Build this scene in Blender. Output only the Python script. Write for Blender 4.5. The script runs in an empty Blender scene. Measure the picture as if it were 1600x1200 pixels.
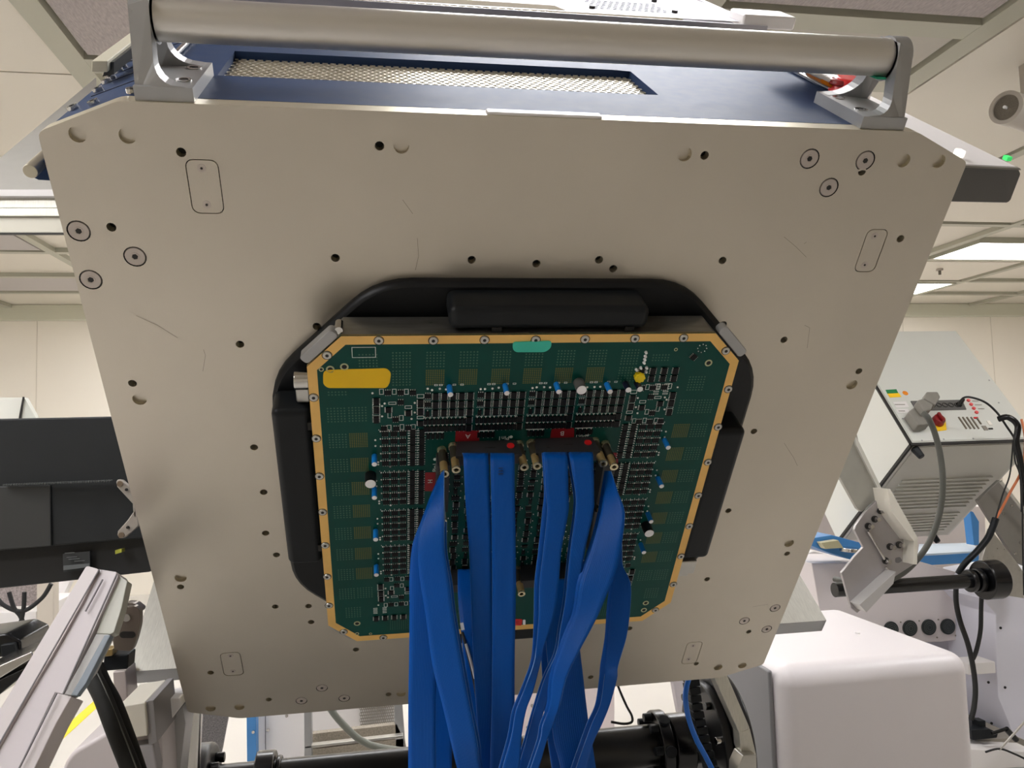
import bpy, bmesh, math, random
from mathutils import Vector as V, Matrix

random.seed(7)
SC = bpy.context.scene
COL = SC.collection
R3 = math.radians

# ------------------------------------------------------------------ camera
F = 1212.0
CAM_H = 1.45
cr = V((.98649, -.16197, -.03000)); cu_ = V((.01812, -.0741, .99708)); cf = V((.16371, .98416, .07016))
cf.normalize(); cu_ = (cu_ - cf * cu_.dot(cf)).normalized(); cr = cf.cross(cu_)
cam = bpy.data.cameras.new('camera'); camo = bpy.data.objects.new('camera', cam); COL.objects.link(camo)
m = Matrix((cr, cu_, -cf)).transposed().to_4x4(); m.translation = V((0, 0, CAM_H)); camo.matrix_world = m
cam.sensor_width = 36; cam.lens = F / 1600 * 36; cam.clip_start = .02; cam.clip_end = 60
SC.camera = camo
O = V((0, 0, CAM_H))

# ------------------------------------------------------------------ world, exposure
w = bpy.data.worlds.new('world'); SC.world = w; w.use_nodes = True
w.node_tree.nodes['Background'].inputs[0].default_value = (.9, .86, .78, 1)
w.node_tree.nodes['Background'].inputs[1].default_value = .15
SC.view_settings.view_transform = 'Standard'; SC.view_settings.look = 'None'
SC.view_settings.gamma = 1; SC.view_settings.use_curve_mapping = False
SC.view_settings.exposure = 0.0
LAMP_STRENGTH = 20
CEIL = 2.9

# ------------------------------------------------------------------ helpers: picking points in space
def ray(x, y): return cr * ((x - 800) / F) + cu_ * ((600 - y) / F) + cf
def at(x, y, Y):
    r = ray(x, y); return O + r * (Y / r.y)
def onz(x, y, z):
    r = ray(x, y); return O + r * ((z - O.z) / r.z)
# frame of the tester head: u across the plate, v up the plate, n out of the plate towards the viewer
HU = V((1, 0, 0)); HV = V((0, -.618, .786)).normalized(); HN = HU.cross(HV)
HO = V((.160, .966, 1.397))
HM = Matrix((HU, HV, HN)).transposed().to_4x4(); HM.translation = HO
def H(u, v, n): return HO + HU * u + HV * v + HN * n
def pl(x, y, n):
    r = ray(x, y); s = ((HO + HN * n) - O).dot(HN) / r.dot(HN); q = O + r * s - HO
    return (q.dot(HU), q.dot(HV))
def pv(x, y, v):
    r = ray(x, y); s = ((HO + HV * v) - O).dot(HV) / r.dot(HV); q = O + r * s - HO
    return (q.dot(HU), q.dot(HN))
def pix(p):
    d = p - O; z = d.dot(cf); return (800 + F * d.dot(cr) / z, 600 - F * d.dot(cu_) / z)

# ------------------------------------------------------------------ materials
def S(r, g, b):
    f = lambda c: (c / 255) / 12.92 if c <= 10 else (((c / 255) + .055) / 1.055) ** 2.4
    return (f(r), f(g), f(b), 1)
MATS = {}
def mat(name, col, rough=.5, metal=0., noise=0., nscale=30., bump=0., bscale=200., emit=0., stretch=None, coat=0., spec=None):
    if name in MATS: return MATS[name]
    m = bpy.data.materials.new(name); m.use_nodes = True; MATS[name] = m
    nt = m.node_tree; b = nt.nodes['Principled BSDF']
    b.inputs['Base Color'].default_value = col; b.inputs['Roughness'].default_value = rough; b.inputs['Metallic'].default_value = metal
    if coat: b.inputs['Coat Weight'].default_value = coat
    if spec is not None: b.inputs['Specular IOR Level'].default_value = spec
    if emit:
        b.inputs['Emission Color'].default_value = col; b.inputs['Emission Strength'].default_value = emit
    tc = nt.nodes.new('ShaderNodeTexCoord')
    def noise_node(sc):
        n = nt.nodes.new('ShaderNodeTexNoise'); n.inputs['Scale'].default_value = sc; n.inputs['Detail'].default_value = 4
        mp = nt.nodes.new('ShaderNodeMapping')
        if stretch: mp.inputs['Scale'].default_value = stretch
        nt.links.new(tc.outputs['Object'], mp.inputs['Vector']); nt.links.new(mp.outputs['Vector'], n.inputs['Vector'])
        return n
    if noise:
        n = noise_node(nscale)
        mx = nt.nodes.new('ShaderNodeMix'); mx.data_type = 'RGBA'; mx.blend_type = 'MULTIPLY'; mx.inputs[0].default_value = 1
        rp = nt.nodes.new('ShaderNodeValToRGB'); rp.color_ramp.elements[0].position = .3; rp.color_ramp.elements[1].position = .7
        k = 1 - noise; rp.color_ramp.elements[0].color = (k, k, k, 1); rp.color_ramp.elements[1].color = (1, 1, 1, 1)
        nt.links.new(n.outputs['Fac'], rp.inputs[0]); mx.inputs[6].default_value = col
        nt.links.new(rp.outputs[0], mx.inputs[7]); nt.links.new(mx.outputs[2], b.inputs['Base Color'])
        ma = nt.nodes.new('ShaderNodeMapRange'); ma.inputs[3].default_value = max(0, rough - .06); ma.inputs[4].default_value = min(1, rough + .06)
        nt.links.new(n.outputs['Fac'], ma.inputs[0]); nt.links.new(ma.outputs[0], b.inputs['Roughness'])
    if bump:
        n2 = noise_node(bscale); bp = nt.nodes.new('ShaderNodeBump'); bp.inputs['Strength'].default_value = bump; bp.inputs['Distance'].default_value = .002
        nt.links.new(n2.outputs['Fac'], bp.inputs['Height']); nt.links.new(bp.outputs[0], b.inputs['Normal'])
    return m
wall_m = mat('painted_wall', S(238, 231, 218), .55, noise=.04, nscale=.6)
ceil_m = mat('ceiling_panel_paint', S(220, 213, 200), .32, noise=.05, nscale=.8)
bar_m = mat('ceiling_bar_metal', S(178, 176, 160), .4, noise=.05, nscale=3)
floor_m = mat('glossy_floor', S(200, 196, 190), .18, noise=.05, nscale=1.5)
filt_m = mat('perforated_filter', S(178, 168, 166), .5, noise=.3, nscale=160, stretch=(1, .25, 1), bump=.4, bscale=160)
plate_m = mat('nickel_plate', S(204, 196, 182), .36, .8, noise=.12, nscale=3.5, bump=.05, bscale=500)
plate_edge = mat('nickel_edge', S(205, 196, 172), .35, .6, noise=.05)
alu = mat('machined_aluminium', S(196, 194, 188), .3, .85, noise=.1, nscale=40, stretch=(1, .15, 1))
alu_br = mat('brushed_aluminium', S(212, 210, 200), .36, .7, noise=.16, nscale=60, stretch=(12, 1, 1))
alu_d = mat('dull_aluminium', S(172, 172, 172), .42, .6, noise=.08, nscale=20)
steel = mat('polished_steel', S(205, 203, 200), .16, 1., noise=.05)
chrome_dk = mat('socket_shadow', S(40, 38, 36), .5, .3)
holem = mat('hole_bottom', S(26, 25, 23), .6, .2, noise=.2)
navy = mat('navy_anodised', S(44, 62, 96), .56, .1, noise=.1, nscale=70, spec=.14)
hood_m = mat('satin_hood', S(186, 184, 192), .55, .1, spec=.2, noise=.05, nscale=30)
blk = mat('black_anodised', S(22, 24, 27), .42, .1, noise=.12, nscale=25, spec=.3)
blk_g = mat('black_gloss', S(18, 18, 20), .22, .2, noise=.1)
blk_p = mat('black_plastic', S(24, 27, 30), .45, noise=.1, nscale=40, spec=.25)
rub = mat('black_rubber', S(30, 30, 30), .7, noise=.15, nscale=60)
dkgrey = mat('dark_grey_paint', S(92, 90, 88), .5, noise=.06)
grey_c = mat('grey_cable', S(78, 78, 72), .5, noise=.08)
grey_p = mat('grey_plug_plastic', S(132, 128, 120), .5, noise=.08)
white_p = mat('white_powder_coat', S(232, 228, 226), .38, noise=.03, nscale=3)
lilac_p = mat('pale_grey_housing', S(204, 196, 196), .45, noise=.04, nscale=6)
lilac_d = mat('pale_grey_groove', S(110, 106, 108), .6)
inst_m = mat('instrument_panel_paint', S(212, 212, 204), .42, noise=.03, nscale=3)
green_m = mat('solder_mask_green', S(0, 74, 66), .3, noise=.2, nscale=14, spec=.22)
trace_m = mat('buried_copper_area', S(14, 98, 74), .32, noise=.2, nscale=40)
gold_m = mat('gold_plating', S(246, 198, 112), .38, .2, noise=.1, nscale=30)
pad_m = mat('via_dots', S(66, 112, 92), .4, .2)
padg_m = mat('gold_pads', S(104, 110, 58), .35, .4)
silk_m = mat('silkscreen_white', S(235, 245, 240), .6)
pin_m = mat('tinned_pins', S(245, 246, 242), .3, .3)
chip_m = mat('chip_epoxy', S(20, 21, 24), .5, spec=.2, noise=.15, nscale=200)
brass = mat('aged_brass', S(200, 172, 116), .35, .6, noise=.2, nscale=90)
cream_metal = mat('nickelled_brass', S(226, 214, 178), .25, .8)
red_m = mat('red_label', S(150, 14, 26), .5, noise=.08)
redd = mat('red_plastic', S(214, 32, 34), .35)
redk = mat('red_knob', S(140, 18, 22), .35, noise=.1)
orange = mat('orange_plastic', S(236, 138, 20), .4)
yellow = mat('yellow_label', S(255, 206, 0), .55, noise=.05, nscale=40)
yellow2 = mat('bright_yellow_cap', S(255, 226, 20), .4)
paint_y = mat('yellow_floor_paint', S(232, 208, 40), .5, noise=.06)
teal_m = mat('teal_redaction', S(60, 205, 180), .5, noise=.08, nscale=40)
skyb = mat('blue_frame_paint', S(70, 134, 196), .4, noise=.05)
capb = mat('blue_capacitor_sleeve', S(20, 130, 220), .35)
capn = mat('navy_capacitor_sleeve', S(20, 22, 44), .3)
capw = mat('capacitor_top', S(250, 250, 252), .3, .1)
org_c = mat('orange_fibre_cable', S(206, 120, 76), .5)
green_l = mat('green_status_light', S(60, 220, 110), .4, emit=.5)
green_s = mat('green_sticker', S(20, 130, 70), .5)
lamp_m = mat('lamp_diffuser', (.99, .985, 1., 1), .5, emit=LAMP_STRENGTH)
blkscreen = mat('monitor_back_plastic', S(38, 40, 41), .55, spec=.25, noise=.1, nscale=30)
shadegrey = mat('shelf_grey', S(150, 144, 134), .5, .3, noise=.1)

# ribbon: fine conductors running along the strip (from the UV map)
rib_m = bpy.data.materials.new('blue_ribbon'); rib_m.use_nodes = True
nt = rib_m.node_tree; b = nt.nodes['Principled BSDF']; b.inputs['Base Color'].default_value = S(0, 82, 172)
b.inputs['Roughness'].default_value = .4; b.inputs['Specular IOR Level'].default_value = .22
tc = nt.nodes.new('ShaderNodeTexCoord'); wv = nt.nodes.new('ShaderNodeTexWave'); wv.inputs['Scale'].default_value = 5.5
wv.bands_direction = 'X'; bp = nt.nodes.new('ShaderNodeBump'); bp.inputs['Strength'].default_value = .35; bp.inputs['Distance'].default_value = .0006
nt.links.new(tc.outputs['UV'], wv.inputs['Vector']); nt.links.new(wv.outputs['Fac'], bp.inputs['Height']); nt.links.new(bp.outputs[0], b.inputs['Normal'])
nz = nt.nodes.new('ShaderNodeTexNoise'); nz.inputs['Scale'].default_value = 350; mr = nt.nodes.new('ShaderNodeMapRange')
mr.inputs[3].default_value = .26; mr.inputs[4].default_value = .5
nt.links.new(tc.outputs['Object'], nz.inputs['Vector']); nt.links.new(nz.outputs['Fac'], mr.inputs[0]); nt.links.new(mr.outputs[0], b.inputs['Roughness'])
MATS['blue_ribbon'] = rib_m
# louvre of the far test head: real slats below, gap darkness put into the recess colour
louv_m = mat('louvre_dark', S(84, 80, 74), .6)

# ------------------------------------------------------------------ mesh builder
class MB:
    def __init__(s): s.v = []; s.f = []; s.mi = []; s.sm = []; s.uv = {}
    def add(s, vs, fs, mi=0, sm=False):
        k = len(s.v); s.v += [V(p) for p in vs]
        for f in fs: s.f.append([i + k for i in f]); s.mi.append(mi); s.sm.append(sm)
        return s
    def box(s, a, b, mi=0):
        x0, y0, z0 = a; x1, y1, z1 = b
        vs = [(x0, y0, z0), (x1, y0, z0), (x1, y1, z0), (x0, y1, z0), (x0, y0, z1), (x1, y0, z1), (x1, y1, z1), (x0, y1, z1)]
        return s.add(vs, [(0, 3, 2, 1), (4, 5, 6, 7), (0, 1, 5, 4), (1, 2, 6, 5), (2, 3, 7, 6), (3, 0, 4, 7)], mi)
    def prism(s, poly, vec, mi=0, mside=None):
        n = len(poly); vec = V(vec); p = [V(q) for q in poly]; q = [a + vec for a in p]
        s.add(p + q, [list(range(n)), list(range(2 * n - 1, n - 1, -1))], mi)
        s.add(p + q, [(i, (i + 1) % n, (i + 1) % n + n, i + n) for i in range(n)], mi if mside is None else mside)
        return s
    def cyl(s, p0, p1, r0, r1=None, seg=20, mi=0, cap0=True, cap1=True, mcap=None, smooth=True):
        p0 = V(p0); p1 = V(p1); r1 = r0 if r1 is None else r1; d = (p1 - p0).normalized()
        a = d.orthogonal().normalized(); b = d.cross(a)
        c = [a * math.cos(2 * math.pi * i / seg) + b * math.sin(2 * math.pi * i / seg) for i in range(seg)]
        A = [p0 + q * r0 for q in c]; B = [p1 + q * r1 for q in c]
        s.add(A + B, [(i, (i + 1) % seg, (i + 1) % seg + seg, i + seg) for i in range(seg)], mi, smooth)
        mc = mi if mcap is None else mcap
        if cap0: s.add(A, [list(range(seg))[::-1]], mc)
        if cap1: s.add(B, [list(range(seg))], mc)
        return s
    def ring(s, p0, p1, ro, ri, seg=28, mi=0):
        p0 = V(p0); p1 = V(p1); d = (p1 - p0).normalized(); a = d.orthogonal().normalized(); b = d.cross(a)
        c = [a * math.cos(2 * math.pi * i / seg) + b * math.sin(2 * math.pi * i / seg) for i in range(seg)]
        L = [[p + q * r for q in c] for p, r in ((p0, ro), (p1, ro), (p1, ri), (p0, ri))]
        for k in range(4):
            s.add(L[k] + L[(k + 1) % 4], [(i, (i + 1) % seg, (i + 1) % seg + seg, i + seg) for i in range(seg)], mi, True)
        return s
    def tube(s, pts, r, seg=10, mi=0, sub=6):
        P = spline([V(p) for p in pts], sub) if sub > 1 else [V(p) for p in pts]
        n = len(P); T = [(P[min(i + 1, n - 1)] - P[max(i - 1, 0)]).normalized() for i in range(n)]
        a = T[0].orthogonal().normalized(); vs = []
        for i in range(n):
            a = (a - T[i] * a.dot(T[i])).normalized(); b = T[i].cross(a)
            rr = r if not callable(r) else r(i / (n - 1))
            vs += [P[i] + (a * math.cos(2 * math.pi * k / seg) + b * math.sin(2 * math.pi * k / seg)) * rr for k in range(seg)]
        fs = [(i * seg + k, i * seg + (k + 1) % seg, (i + 1) * seg + (k + 1) % seg, (i + 1) * seg + k) for i in range(n - 1) for k in range(seg)]
        s.add(vs, fs, mi, True); s.add(vs[:seg], [list(range(seg))[::-1]], mi); s.add(vs[-seg:], [list(range(seg))], mi)
        return s
    def xf(s, M):
        s.v = [M @ p for p in s.v]; return s
    def mesh(s, name, mats, normals=True):
        me = bpy.data.meshes.new(name); me.from_pydata([tuple(p) for p in s.v], [], s.f)
        for m in mats: me.materials.append(m)
        me.polygons.foreach_set('material_index', s.mi); me.polygons.foreach_set('use_smooth', s.sm)
        me.update()
        if normals:
            bm = bmesh.new(); bm.from_mesh(me); bmesh.ops.recalc_face_normals(bm, faces=bm.faces); bm.to_mesh(me); bm.free()
        return me
def spline(P, sub):
    if len(P) < 3:
        return [P[0].lerp(P[1], t / sub) for t in range(sub + 1)]
    out = []
    for i in range(len(P) - 1):
        a = P[max(i - 1, 0)]; b = P[i]; c = P[i + 1]; d = P[min(i + 2, len(P) - 1)]
        for k in range(sub):
            t = k / sub
            out.append(.5 * ((2 * b) + (c - a) * t + (2 * a - 5 * b + 4 * c - d) * t * t + (3 * b - a - 3 * c + d) * t ** 3))
    out.append(P[-1].copy()); return out

# ------------------------------------------------------------------ objects
def tag(o, label=None, cat=None, group=None, kind=None):
    if label: o['label'] = label
    if cat: o['category'] = cat
    if group: o['group'] = group
    if kind: o['kind'] = kind
    return o
def thing(name, label, cat, loc=(0, 0, 0), group=None, M=None):
    o = bpy.data.objects.new(name, None); COL.objects.link(o); o.empty_display_size = .05
    o.matrix_world = M if M is not None else Matrix.Translation(V(loc))
    return tag(o, label, cat, group)
def WM(o):
    M = o.matrix_basis.copy()
    while o.parent: M = o.parent.matrix_basis @ o.matrix_parent_inverse @ M; o = o.parent
    return M
def obj(name, mb, mats, parent=None, bevel=0, local=False, segs=2, label=None, weld=True, wn=True):
    """world-space builder geometry unless local=True (then in the parent's frame)"""
    if not isinstance(mats, (list, tuple)): mats = [mats]
    if isinstance(mb, MB):
        if not local:
            base = WM(parent) if parent else Matrix.Translation(sum(mb.v, V()) / len(mb.v))
            inv = base.inverted(); mb.v = [inv @ p for p in mb.v]
        me = mb.mesh(name, mats)
    else:
        me = mb
    o = bpy.data.objects.new(name, me); COL.objects.link(o)
    if parent: o.parent = parent
    elif not local and isinstance(mb, MB): o.matrix_world = base
    if bevel:
        if isinstance(mb, MB):
            bm = bmesh.new(); bm.from_mesh(me); bmesh.ops.remove_doubles(bm, verts=bm.verts, dist=1e-5)
            bmesh.ops.recalc_face_normals(bm, faces=bm.faces); bm.to_mesh(me); bm.free()
        md = o.modifiers.new('bevel', 'BEVEL'); md.width = bevel; md.segments = segs; md.limit_method = 'ANGLE'; md.angle_limit = R3(35)
        me.polygons.foreach_set('use_smooth', [True] * len(me.polygons))
        md.harden_normals = True
    if label: o['label'] = label
    return o
def struct(name, mb, mats, **k):
    o = obj(name, mb, mats, **k); o['kind'] = 'structure'; return o
def pp(pts, Y):  # picture outline onto the upright plane y = Y (Y may be given per point)
    return [at(p[0], p[1], p[2] if len(p) > 2 else Y) for p in pts]
def slab(pts, Y, depth, mb=None, mi=0, mside=None):
    mb = mb or MB(); mb.prism(pp(pts, Y), (0, depth, 0), mi, mside); return mb
def rrect(x0, y0, x1, y1, r, seg=4):
    out = []
    for cx, cy, a in ((x1 - r, y1 - r, 0), (x0 + r, y1 - r, 90), (x0 + r, y0 + r, 180), (x1 - r, y0 + r, 270)):
        out += [(cx + r * math.cos(R3(a + 90 * k / seg)), cy + r * math.sin(R3(a + 90 * k / seg))) for k in range(seg + 1)]
    return out
def rpoly(P, r, seg=4):  # polygon with rounded corners, 2D
    out = []; n = len(P)
    for i in range(n):
        a = V(P[i - 1] + (0,)) if len(P[i - 1]) == 2 else V(P[i - 1]); b = V(tuple(P[i][:2]) + (0,)); c = V(tuple(P[(i + 1) % n][:2]) + (0,))
        d0 = (a - b); d1 = (c - b); t = min(r, d0.length * .45, d1.length * .45)
        p0 = b + d0.normalized() * t; p1 = b + d1.normalized() * t
        for k in range(seg + 1):
            s_ = k / seg; q = p0 * (1 - s_) ** 2 + b * 2 * s_ * (1 - s_) + p1 * s_ ** 2; out.append((q.x, q.y))
    return out
def octo(cu, cv, hw, hh, cx, cy=None):
    cy = cy or cx
    return [(cu - hw, cv + hh - cy), (cu - hw + cx, cv + hh), (cu + hw - cx, cv + hh), (cu + hw, cv + hh - cy),
            (cu + hw, cv - hh + cy), (cu + hw - cx, cv - hh), (cu - hw + cx, cv - hh), (cu - hw, cv - hh + cy)]
def circ(u, v, r, seg=14): return [(u + r * math.cos(2 * math.pi * k / seg), v + r * math.sin(2 * math.pi * k / seg)) for k in range(seg)]
def filled(outer, holes, n):
    """flat face at height n with holes cut out -> list of tris"""
    bm = bmesh.new(); edges = []
    for loop in [outer] + holes:
        vs = [bm.verts.new((p[0], p[1], n)) for p in loop]
        edges += [bm.edges.new((vs[i], vs[(i + 1) % len(vs)])) for i in range(len(vs))]
    bmesh.ops.triangle_fill(bm, use_beauty=True, use_dissolve=False, edges=edges)
    bm.verts.index_update(); vs = [v.co.copy() for v in bm.verts]; fs = [[v.index for v in f.verts] for f in bm.faces]; bm.free()
    return vs, fs
def text_mesh(txt, size, M, m, parent, name, extrude=.0001):
    cu = bpy.data.curves.new('t', 'FONT'); cu.body = txt; cu.size = size; cu.align_x = 'CENTER'; cu.align_y = 'CENTER'; cu.extrude = extrude
    o = bpy.data.objects.new('t', cu); COL.objects.link(o); bpy.context.view_layer.update()
    me = bpy.data.meshes.new_from_object(o.evaluated_get(bpy.context.evaluated_depsgraph_get()))
    bpy.data.objects.remove(o); me.name = name; me.transform(M); me.materials.clear(); me.materials.append(m)
    q = bpy.data.objects.new(name, me); COL.objects.link(q); q.parent = parent; return q

# ================================================================== ROOM
XL, XR, YB, YF = -6.5, 9.5, -4.0, 8.4
struct('floor', MB().box((XL, YB, -.1), (XR, YF, 0)), floor_m)
struct('wall_back', MB().box((XL, YF, 0), (XR, YF + .1, CEIL + .1)), wall_m)
struct('wall_left', MB().box((XL - .1, YB, 0), (XL, YF, CEIL + .1)), wall_m)
struct('wall_right', MB().box((XR, YB, 0), (XR + .1, YF, CEIL + .1)), wall_m)
struct('wall_front', MB().box((XL, YB - .1, 0), (XR, YB, CEIL + .1)), wall_m)
# wall cladding joints and the cornice duct under the ceiling
tm = MB()
for x in (-4.6, -3.42, -2.2, -1., .2, 1.4, 2.6, 3.8, 5.0, 6.2, 7.4):
    tm.box((x - .004, YF - .004, 0), (x + .004, YF, CEIL))
struct('trim_1', tm, mat('joint_grey', S(216, 208, 194), .6))
struct('trim_2', MB().box((XL, YF - .06, CEIL - .13), (XR, YF, CEIL + .03)), mat('cornice_green_grey', S(206, 205, 186), .5), bevel=.01)
# yellow line painted on the floor
a, b_ = onz(152, 1098, 0), onz(64, 1178, 0)
struct('trim_3', MB().box((a.x - .03, 2.5, 0), (a.x + .03, 7.5, .002)), paint_y)
# ceiling: slab, bars and sunk tiles
ceil = struct('ceiling', MB().box((XL, YB, CEIL + .03), (XR, YF, CEIL + .13)), ceil_m)
def cbar(x0, y0, x1, y1, z=.005):
    z = z - .0009 if x1 - x0 > y1 - y0 else z
    obj('ceiling_bar', MB().box((x0, y0, CEIL - z), (x1, y1, CEIL + .031)), bar_m, ceil)
def ctile(x0, y0, x1, y1, m, dz=0., name='ceiling_panel'): obj(name, MB().box((x0, y0, CEIL + dz), (x1, y1, CEIL + dz + .02)), m, ceil)
for x in (-4.9, -3.66, -2.36): cbar(x - .03, YB, x + .03, YF)
cbar(-1.16, YB, -1.07, 3.35)
cbar(-1.07, 2.99, 1.1, 3.1)
for x in (3.4, 4.58, 5.82, 7.1): cbar(x - .035, YB, x + .035, YF)
cbar(2.17, YB, 2.27, 2.95)
cbar(1.06, YB, 1.16, 2.6)
cbar(1.16, 2.40, 2.17, 2.50)
cbar(1.06, 2.85, 2.27, 2.95)
for y in (4.9, 5.97, 6.9, 7.6): cbar(2.27, y, XR, y + .06)
for y in (4.2, 5.45, 6.0, 6.85, 7.55): cbar(XL, y, -1.16, y + .06)
ctile(-1.05, .4, -.02, 2.97, filt_m, .004, 'filter_grille'); ctile(1.18, .2, 2.15, 2.37, filt_m, .006, 'filter_grille')
ctile(1.18, 2.51, 2.15, 2.84, mat('filter_frame_panel', S(182, 176, 166), .45, noise=.04), .008)
ctile(-4.8, 5.52, -2.42, 5.98, mat('lilac_panel', S(178, 172, 170), .45), .004); ctile(-6, 6.92, -2.42, 7.5, mat('lilac_panel', S(178, 172, 170), .45), .004)
for i, x in enumerate((-6.4, -4.85, -3.6)): ctile(x, YB, x + 1.15, 4.15, ceil_m, .006)
ctile(-2.3, YB, -1.165, 3.15, ceil_m, .012); ctile(-2.3, 3.16, -1.165, 4.15, ceil_m, .012)
for x in (3.45, 4.63): 
    ctile(x, 2.0, x + 1.1, 4.87, ceil_m, .006); ctile(x, 6.1, x + 1.1, 6.88, ceil_m, .006)
    ctile(x, YB, x + 1.1, 1.97, ceil_m, .006)
ctile(2.3, YB, 3.35, 4.87, ceil_m, .006)
# light panels
def light(x0, y0, x1, y1, label):
    t = thing('ceiling_light', label, 'light', ((x0 + x1) / 2, (y0 + y1) / 2, CEIL), 'ceiling light panels')
    fr = MB(); k = .025
    for q in ((x0 - k, y0 - k, x1 + k, y0), (x0 - k, y1, x1 + k, y1 + k), (x0 - k, y0, x0, y1), (x1, y0, x1 + k, y1)):
        fr.box((q[0], q[1], CEIL - .014), (q[2], q[3], CEIL + .03))
    obj('frame', fr, bar_m, t); obj('diffuser', MB().box((x0, y0, CEIL - .006), (x1, y1, CEIL + .028)), lamp_m, t)
light(4.70, 5.38, 5.75, 5.92, 'long bright ceiling panel at right, nearer of the two above the far test station')
light(4.66, 6.98, 5.74, 7.54, 'smaller bright ceiling panel, farther one just beside the steel plate edge')
light(-3.55, 3.5, -2.42, 4.08, 'bright ceiling panel glimpsed at the left picture edge above the aluminium rail')
for x0, y0, x1, y1, where in ((.10, 1.30, 1.05, 1.75, 'right above the handle bar'), (2.45, 1.3, 3.3, 1.8, 'right of the tester head, outside the picture'),
        (-3.5, 1.3, -2.45, 1.8, 'left of the tester head, outside the picture'), (-2.25, 6.95, -1.3, 7.45, 'over the back wall, hidden by the steel plate at left'),
        (-.95, 4.3, .2, 4.8, 'hidden behind the tester head, left one'), (1.2, 4.3, 2.1, 4.8, 'hidden behind the tester head, right one'), (0, 6.5, 1.1, 7.0, 'hidden behind the plate, near the back wall'),
        (2.4, 6.5, 3.3, 7.0, 'hidden behind the plate, over the far station'), (6., 2.2, 7., 2.8, 'outside the picture at far right'), (7.2, 5.4, 8.2, 5.9, 'far right corner of the room'),
        (-5.9, 3.5, -5., 4., 'far left outside the picture'), (-5.9, 6., -5., 6.5, 'far left corner of the room'), (-2.3, -.5, -1.2, .0, 'added out of view left of and behind the camera to brighten the console'), (-2.25, .7, -1.25, 1.2, 'added out of view left of the tester head to brighten the console')):  # unseen panels for the room's light; last two added to brighten the console
    light(x0, y0, x1, y1, 'ceiling light panel ' + where)

# ================================================================== TESTER HEAD (frame u, v, n)
head = thing('tester', 'large tilted tester head with nickel plate, navy top and round handle bar', 'test head', M=HM)
def hob(name, mb, m, bevel=0, parent=None, **k): return obj(name, mb, m, parent or head, bevel=bevel, local=True, **k)
PT = .018
small = [(283,238),(593,228),(1101,243),(174,355),(524,403),(737,406),(838,412),(936,406),(958,420),(1129,407),(1407,373),(1347,268),
 (495,510),(375,538),(207,599),(1130,507),(1225,531),(1342,580),(397,699),(1178,674),(412,769),(1138,798),(415,833),(432,867),(430,948),
 (482,947),(486,972),(282,917),(556,1015),(420,1093),(329,1051),(607,1085),(1105,905),(1230,865),(984,982),(923,1058),(1170,987),(1088,1037)]
plug = [(121,210),(199,212),(627,228),(1070,241),(1412,251),(1467,252),(218,624),(1331,601),(1233,849),(282,903),(329,1107),(374,1105),(627,1084),(1122,1043),(1160,1040)]
csk = [(123,361,.0105),(211,401,.0105),(142,437,.0105),(1265,248,.0105),(1352,251,.0105),(1295,293,.0105),(503,1075,.0085),(471,1095,.0085),(538,1091,.0085),(1211,950,.0085),(1163,970,.0085),(1198,983,.0085)]
covers = [([(289,249),(342,249),(350,334),(300,334)], [(315,263),(323,320)]), ([(1358,358),(1389,358),(1366,426),(1332,424)], [(1367,369),(1351,414)]),
          ([(343,1020),(375,1019),(382,1054),(350,1057)], [(360,1025),(364,1049)]), ([(1075,1003),(1098,1003),(1088,1037),(1063,1037)], [(1083,1009),(1076,1030)])]
outer = [(-.45, .418), (-.38, .4468), (.38, .4468), (.45, .418), (.45, -.421), (.38, -.4468), (-.38, -.4468), (-.45, -.421)]
outer = rpoly(outer, .006, 3)
hole_l = []; spec = []
for p in small: u, v = pl(*p, 0); hole_l.append(circ(u, v, .0044, 12)); spec.append((u, v, .0044, .010, 2))
for p in plug: u, v = pl(*p, 0); hole_l.append(circ(u, v, .0072, 16)); spec.append((u, v, .0072, .005, 0))
for x, y, r in csk: u, v = pl(x, y, 0); hole_l.append(circ(u, v, r, 20)); spec.append((u, v, r, .0016, 1))
crects = []
for q, sc in covers:
    P_ = [pl(*c, 0) for c in q]; u0 = (P_[0][0] + P_[3][0]) / 2; u1 = (P_[1][0] + P_[2][0]) / 2; v1 = (P_[0][1] + P_[1][1]) / 2; v0 = (P_[2][1] + P_[3][1]) / 2
    crects.append((u0, v0, u1, v1, [pl(*c, 0) for c in sc])); hole_l.append(rrect(u0, v0, u1, v1, .007)); spec.append(None)
face, ftri = filled(outer, hole_l, 0)
pm = MB(); pm.add(face, ftri, 0)
k = .0016  # small chamfer round the plate's rim
pm.add([(u, v, -PT) for u, v in outer], [list(range(len(outer)))[::-1]], 1)
n_ = len(outer); pm.add([(u, v, 0) for u, v in outer] + [(u, v, -PT) for u, v in outer], [(i, (i + 1) % n_, (i + 1) % n_ + n_, i + n_) for i in range(n_)], 1)
for h, s_ in zip(hole_l, spec):
    d, bm_ = (s_[3], s_[4]) if s_ else (.0022, 1)
    kk = len(h); pm.add([(u, v, 0) for u, v in h] + [(u, v, -d) for u, v in h], [(i, (i + 1) % kk, (i + 1) % kk + kk, i + kk) for i in range(kk)], 1 if s_ and s_[4] == 0 else 2 if s_ and s_[4] == 1 else 1)
    pm.add([(u, v, -d) for u, v in h], [list(range(kk))], {0: 0, 1: 2, 2: 2}[bm_] if s_ else 2)
hob('interface_plate', pm, [plate_m, plate_edge, holem], label='large bare nickel coloured plate with screw holes')
screw_m = mat('screw_metal', S(190, 180, 172), .36, .45)
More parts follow.
